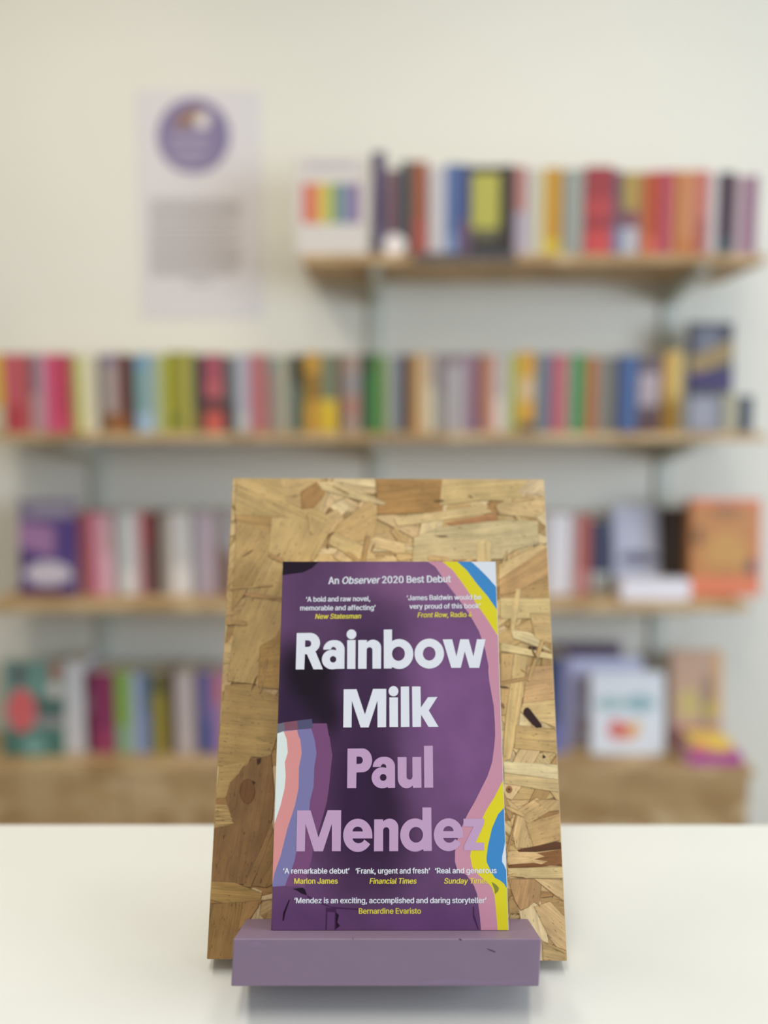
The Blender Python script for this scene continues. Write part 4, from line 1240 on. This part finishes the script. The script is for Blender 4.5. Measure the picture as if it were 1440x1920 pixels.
# --- lower shelf
face_out(36, 146, 940, 1112, 2.0, Z3, 0.028, R(5), (78, 60, 116), GA, 'purple face-out book at the left end of the lower shelf',
         [(rc(0.0, 0.80, 1.0, 1.0), (122, 112, 132)), (rc(0.2, 0.84, 0.85, 0.92), (150, 142, 158)), ([(0.0, 0.5), (0.6, 0.4), (0.62, 0.72), (0.0, 0.78)], (146, 108, 146)), (blob(0.5, 0.22, 0.4, 0.13), (184, 176, 186)), (rc(0.0, 0.0, 0.8, 0.06), (92, 50, 82)),
          (blob(0.1, 0.36, 0.1, 0.05), (66, 36, 78))])
low_left = [
    (152, 171, 962, 'dark red', (142, 74, 80), []),
    (172, 190, 964, 'pink', (196, 128, 146), []),
    (191, 214, 966, 'blush', (188, 152, 158), [(0.0, 0.5, (206, 164, 176))]),
    (215, 226, 962, 'dove grey', (140, 134, 132), []),
    (227, 254, 962, 'bone white', (186, 188, 188), [(0.0, 0.3, (206, 204, 202))]),
    (255, 269, 962, 'shell pink', (196, 160, 164), []),
    (270, 287, 962, 'carmine', (142, 72, 76), [(0.0, 0.6, (122, 82, 84))]),
    (288, 302, 962, 'espresso', (62, 44, 38), []),
    (303, 321, 964, 'oatmeal', (158, 146, 136), []),
    (322, 361, 962, 'chalk white', (186, 182, 180), [(0.0, 0.35, (206, 200, 196))]),
    (362, 371, 962, 'lead grey', (132, 132, 140), []),
    (372, 403, 962, 'lavender', (168, 152, 162), []),
    (404, 420, 960, 'cocoa', (128, 104, 100), [(0.6, 1.0, (140, 132, 130))]),
    (421, 438, 960, 'cloudy grey', (150, 146, 148), [(0.0, 0.5, (116, 94, 84))]),
]
row(low_left, Z3, 2.012, 'on the lower shelf', 'books on the lower shelf left of the stand', GA)
low_right = [
    (1012, 1028, 962, 'putty', (166, 158, 156), []),
    (1029, 1070, 964, 'snow white', (200, 196, 200), []),
    (1071, 1080, 964, 'rosy grey', (178, 150, 150), []),
    (1081, 1106, 966, 'brick', (158, 86, 80), [(0.0, 0.3, (180, 120, 116))]),
    (1107, 1142, 976, 'black navy', (56, 58, 80), [(0.0, 0.3, (160, 162, 160))]),
]
row(low_right, Z3, 2.012, 'on the lower shelf', 'books on the lower shelf right of the stand', GA)
face_out(1150, 1238, 955, 1115, 2.06, Z3, 0.02, R(9), (172, 172, 186), GA, 'pale grey face-out book on the lower shelf beside the black navy book',
         [(blob(0.55, 0.38, 0.42, 0.07), (96, 92, 110)), (blob(0.5, 0.66, 0.2, 0.2), (180, 180, 194))])
o = make_book('book', 0.062, 0.085, 0.225, (70, 62, 60), GA)
o.location = (px_at_z(1266, Z3, 2.06).x, 2.06, Z3 + 0.0002)
tag(o, 'thick dark brown book standing between the pale grey and orange face-out books', 'book')
bm = bmesh.new()
box(bm, -0.088, 0.088, -0.055, 0.0, 0.0, 0.052, 0.002)
o = obj('leaflet_box', bm, plain((208, 204, 212), GA))
tag(o, 'low white leaflet box lying in front of the pale grey book on the lower shelf', 'box')
o.location = px_at_z(1216, Z3, 1.99)
o.location.z += 0.0002
face_out(1294, 1424, 940, 1118, 1.975, Z3, 0.045, R(4), (186, 126, 74), 1.05, 'big orange face-out book at the right end of the lower shelf',
         [(rc(0.0, 0.0, 1.0, 0.2), (214, 120, 84)), (rc(0.0, 0.94, 1.0, 1.0), (222, 120, 84)), (blob(0.5, 0.45, 0.3, 0.22), (192, 142, 78)), (blob(0.5, 0.88, 0.22, 0.06), (150, 108, 70)),
          (blob(0.1, 0.62, 0.07, 0.1), (120, 84, 52)), (blob(0.88, 0.3, 0.09, 0.08), (110, 84, 88)), (blob(0.52, 0.26, 0.2, 0.05), (180, 124, 70)), (rc(0.95, 0.0, 1.0, 1.0), (226, 122, 88))])

# --- on the low cabinet
face_out(6, 122, 1248, 1428, 1.985, ZU, 0.03, R(5), (104, 140, 132), GA, 'teal face-out picture book with a coral red shape, on the low cabinet',
         [(rc(0.0, 0.0, 1.0, 0.28), (72, 110, 102)), (rc(0.45, 0.4, 1.0, 0.62), (76, 100, 96)), (blob(0.3, 0.48, 0.24, 0.24), (198, 96, 100)), (blob(0.26, 0.86, 0.13, 0.12), (92, 96, 98)), (blob(0.86, 0.9, 0.12, 0.1), (158, 110, 98)),
          (blob(0.84, 0.7, 0.13, 0.09), (184, 178, 172)), (rc(0.5, 0.3, 1.0, 0.4), (140, 134, 136)), (blob(0.5, 0.1, 0.2, 0.12), (112, 150, 144))])
low_cab = [
    (122, 160, 1244, 'thick white', (190, 188, 192), []),
    (162, 176, 1264, 'wine', (88, 40, 62), [(0.5, 0.75, (112, 84, 96))]),
    (177, 216, 1262, 'magenta', (128, 50, 88), [(0.0, 0.3, (146, 60, 94))]),
    (218, 248, 1262, 'apple green', (124, 156, 78), [(0.0, 0.35, (130, 160, 130))]),
    (249, 264, 1264, 'ice blue', (160, 168, 190), []),
    (265, 284, 1264, 'cornflower', (88, 112, 142), [(0.0, 0.5, (104, 124, 168))]),
    (285, 317, 1264, 'olive yellow', (136, 124, 56), [(0.75, 1.0, (96, 92, 60))]),
    (318, 330, 1258, 'dark brown', (74, 52, 50), []),
    (331, 366, 1262, 'pale ivory', (180, 168, 166), []),
    (367, 376, 1262, 'dim mauve', (108, 92, 108), []),
    (377, 402, 1262, 'periwinkle', (112, 104, 156), [(0.0, 0.4, (82, 94, 150))]),
    (403, 420, 1262, 'pink lilac', (160, 120, 160), [(0.6, 1.0, (186, 110, 116))]),
]
row(low_cab, ZU, 2.0, 'on the low cabinet', 'books on the low cabinet left of the stand', GA)
cab_right = [(1030, 1050, 1234, 'navy', (52, 66, 104), [(0.0, 0.3, (92, 100, 160))]), (1051, 1068, 1236, 'violet grey', (132, 128, 158), [])]
row(cab_right, ZU, 2.0, 'on the low cabinet', 'books on the low cabinet right of the stand', GA)
o = make_book('book', 0.02, 0.12, 0.27, (92, 74, 96), GA)
o.matrix_world = Matrix.Translation(px_at_z(1092, ZU, 2.135) + Vector((-0.09, 0, 0.0002))) @ Matrix.Rotation(R(-90), 4, 'Z') @ Matrix.Diagonal((1, 1.6, 1, 1))
tag(o, 'tall dull purple book standing at the back of the low cabinet behind the white ones', 'book')
face_out(1070, 1205, 1240, 1404, 2.06, ZU, 0.014, R(5), (190, 190, 212), GA, 'white book standing behind the white picture book with teal lettering',
         [(blob(0.25, 0.62, 0.08, 0.2), (160, 136, 132)), (blob(0.2, 0.2, 0.06, 0.14), (158, 128, 118))])
face_out(1108, 1246, 1268, 1412, 1.99, ZU, 0.016, R(7), (204, 206, 212), GA, 'white square picture book with teal and red patches on the low cabinet',
         [(blob(0.26, 0.62, 0.2, 0.09), (150, 174, 174)), (blob(0.66, 0.62, 0.22, 0.11), (138, 166, 172)), (blob(0.36, 0.3, 0.13, 0.13), (196, 100, 98)), (blob(0.52, 0.28, 0.1, 0.11), (206, 132, 92)), (blob(0.62, 0.32, 0.06, 0.1), (210, 176, 120))])
face_out(1258, 1352, 1226, 1400, 2.04, ZU, 0.02, R(5), (186, 152, 130), GA, 'tan face-out book with yellow green patches leaning at the right end of the low cabinet',
         [(rc(0.0, 0.0, 1.0, 0.22), (174, 120, 130)), (blob(0.35, 0.45, 0.22, 0.16), (186, 168, 110)), (blob(0.72, 0.48, 0.14, 0.3), (150, 126, 110)), (rc(0.86, 0.3, 1.0, 1.0), (204, 158, 104)), (blob(0.78, 0.38, 0.1, 0.1), (170, 160, 80))])
# two booklets lying flat, one on the other
lx0, lx1 = px_at_z(1288, ZU, 1.93).x, px_at_z(1390, ZU, 1.93).x
o = make_book('book', 0.03, 0.10, lx1 - lx0, (158, 66, 138), GA)
o.matrix_world = Matrix.Translation((lx1, 1.925, ZU + 0.0153)) @ Matrix.Rotation(R(-90), 4, 'Y')
tag(o, 'magenta book lying flat in front of the tan book on the low cabinet', 'book')
o = make_book('book', 0.028, 0.085, 0.105, (214, 180, 84), GA, [(0.62, 1.0, (206, 134, 96))])
o.matrix_world = Matrix.Translation((lx1 - 0.022, 1.935, ZU + 0.0447)) @ Matrix.Rotation(R(-90), 4, 'Y')
tag(o, 'small yellow book lying on top of the magenta book', 'book')
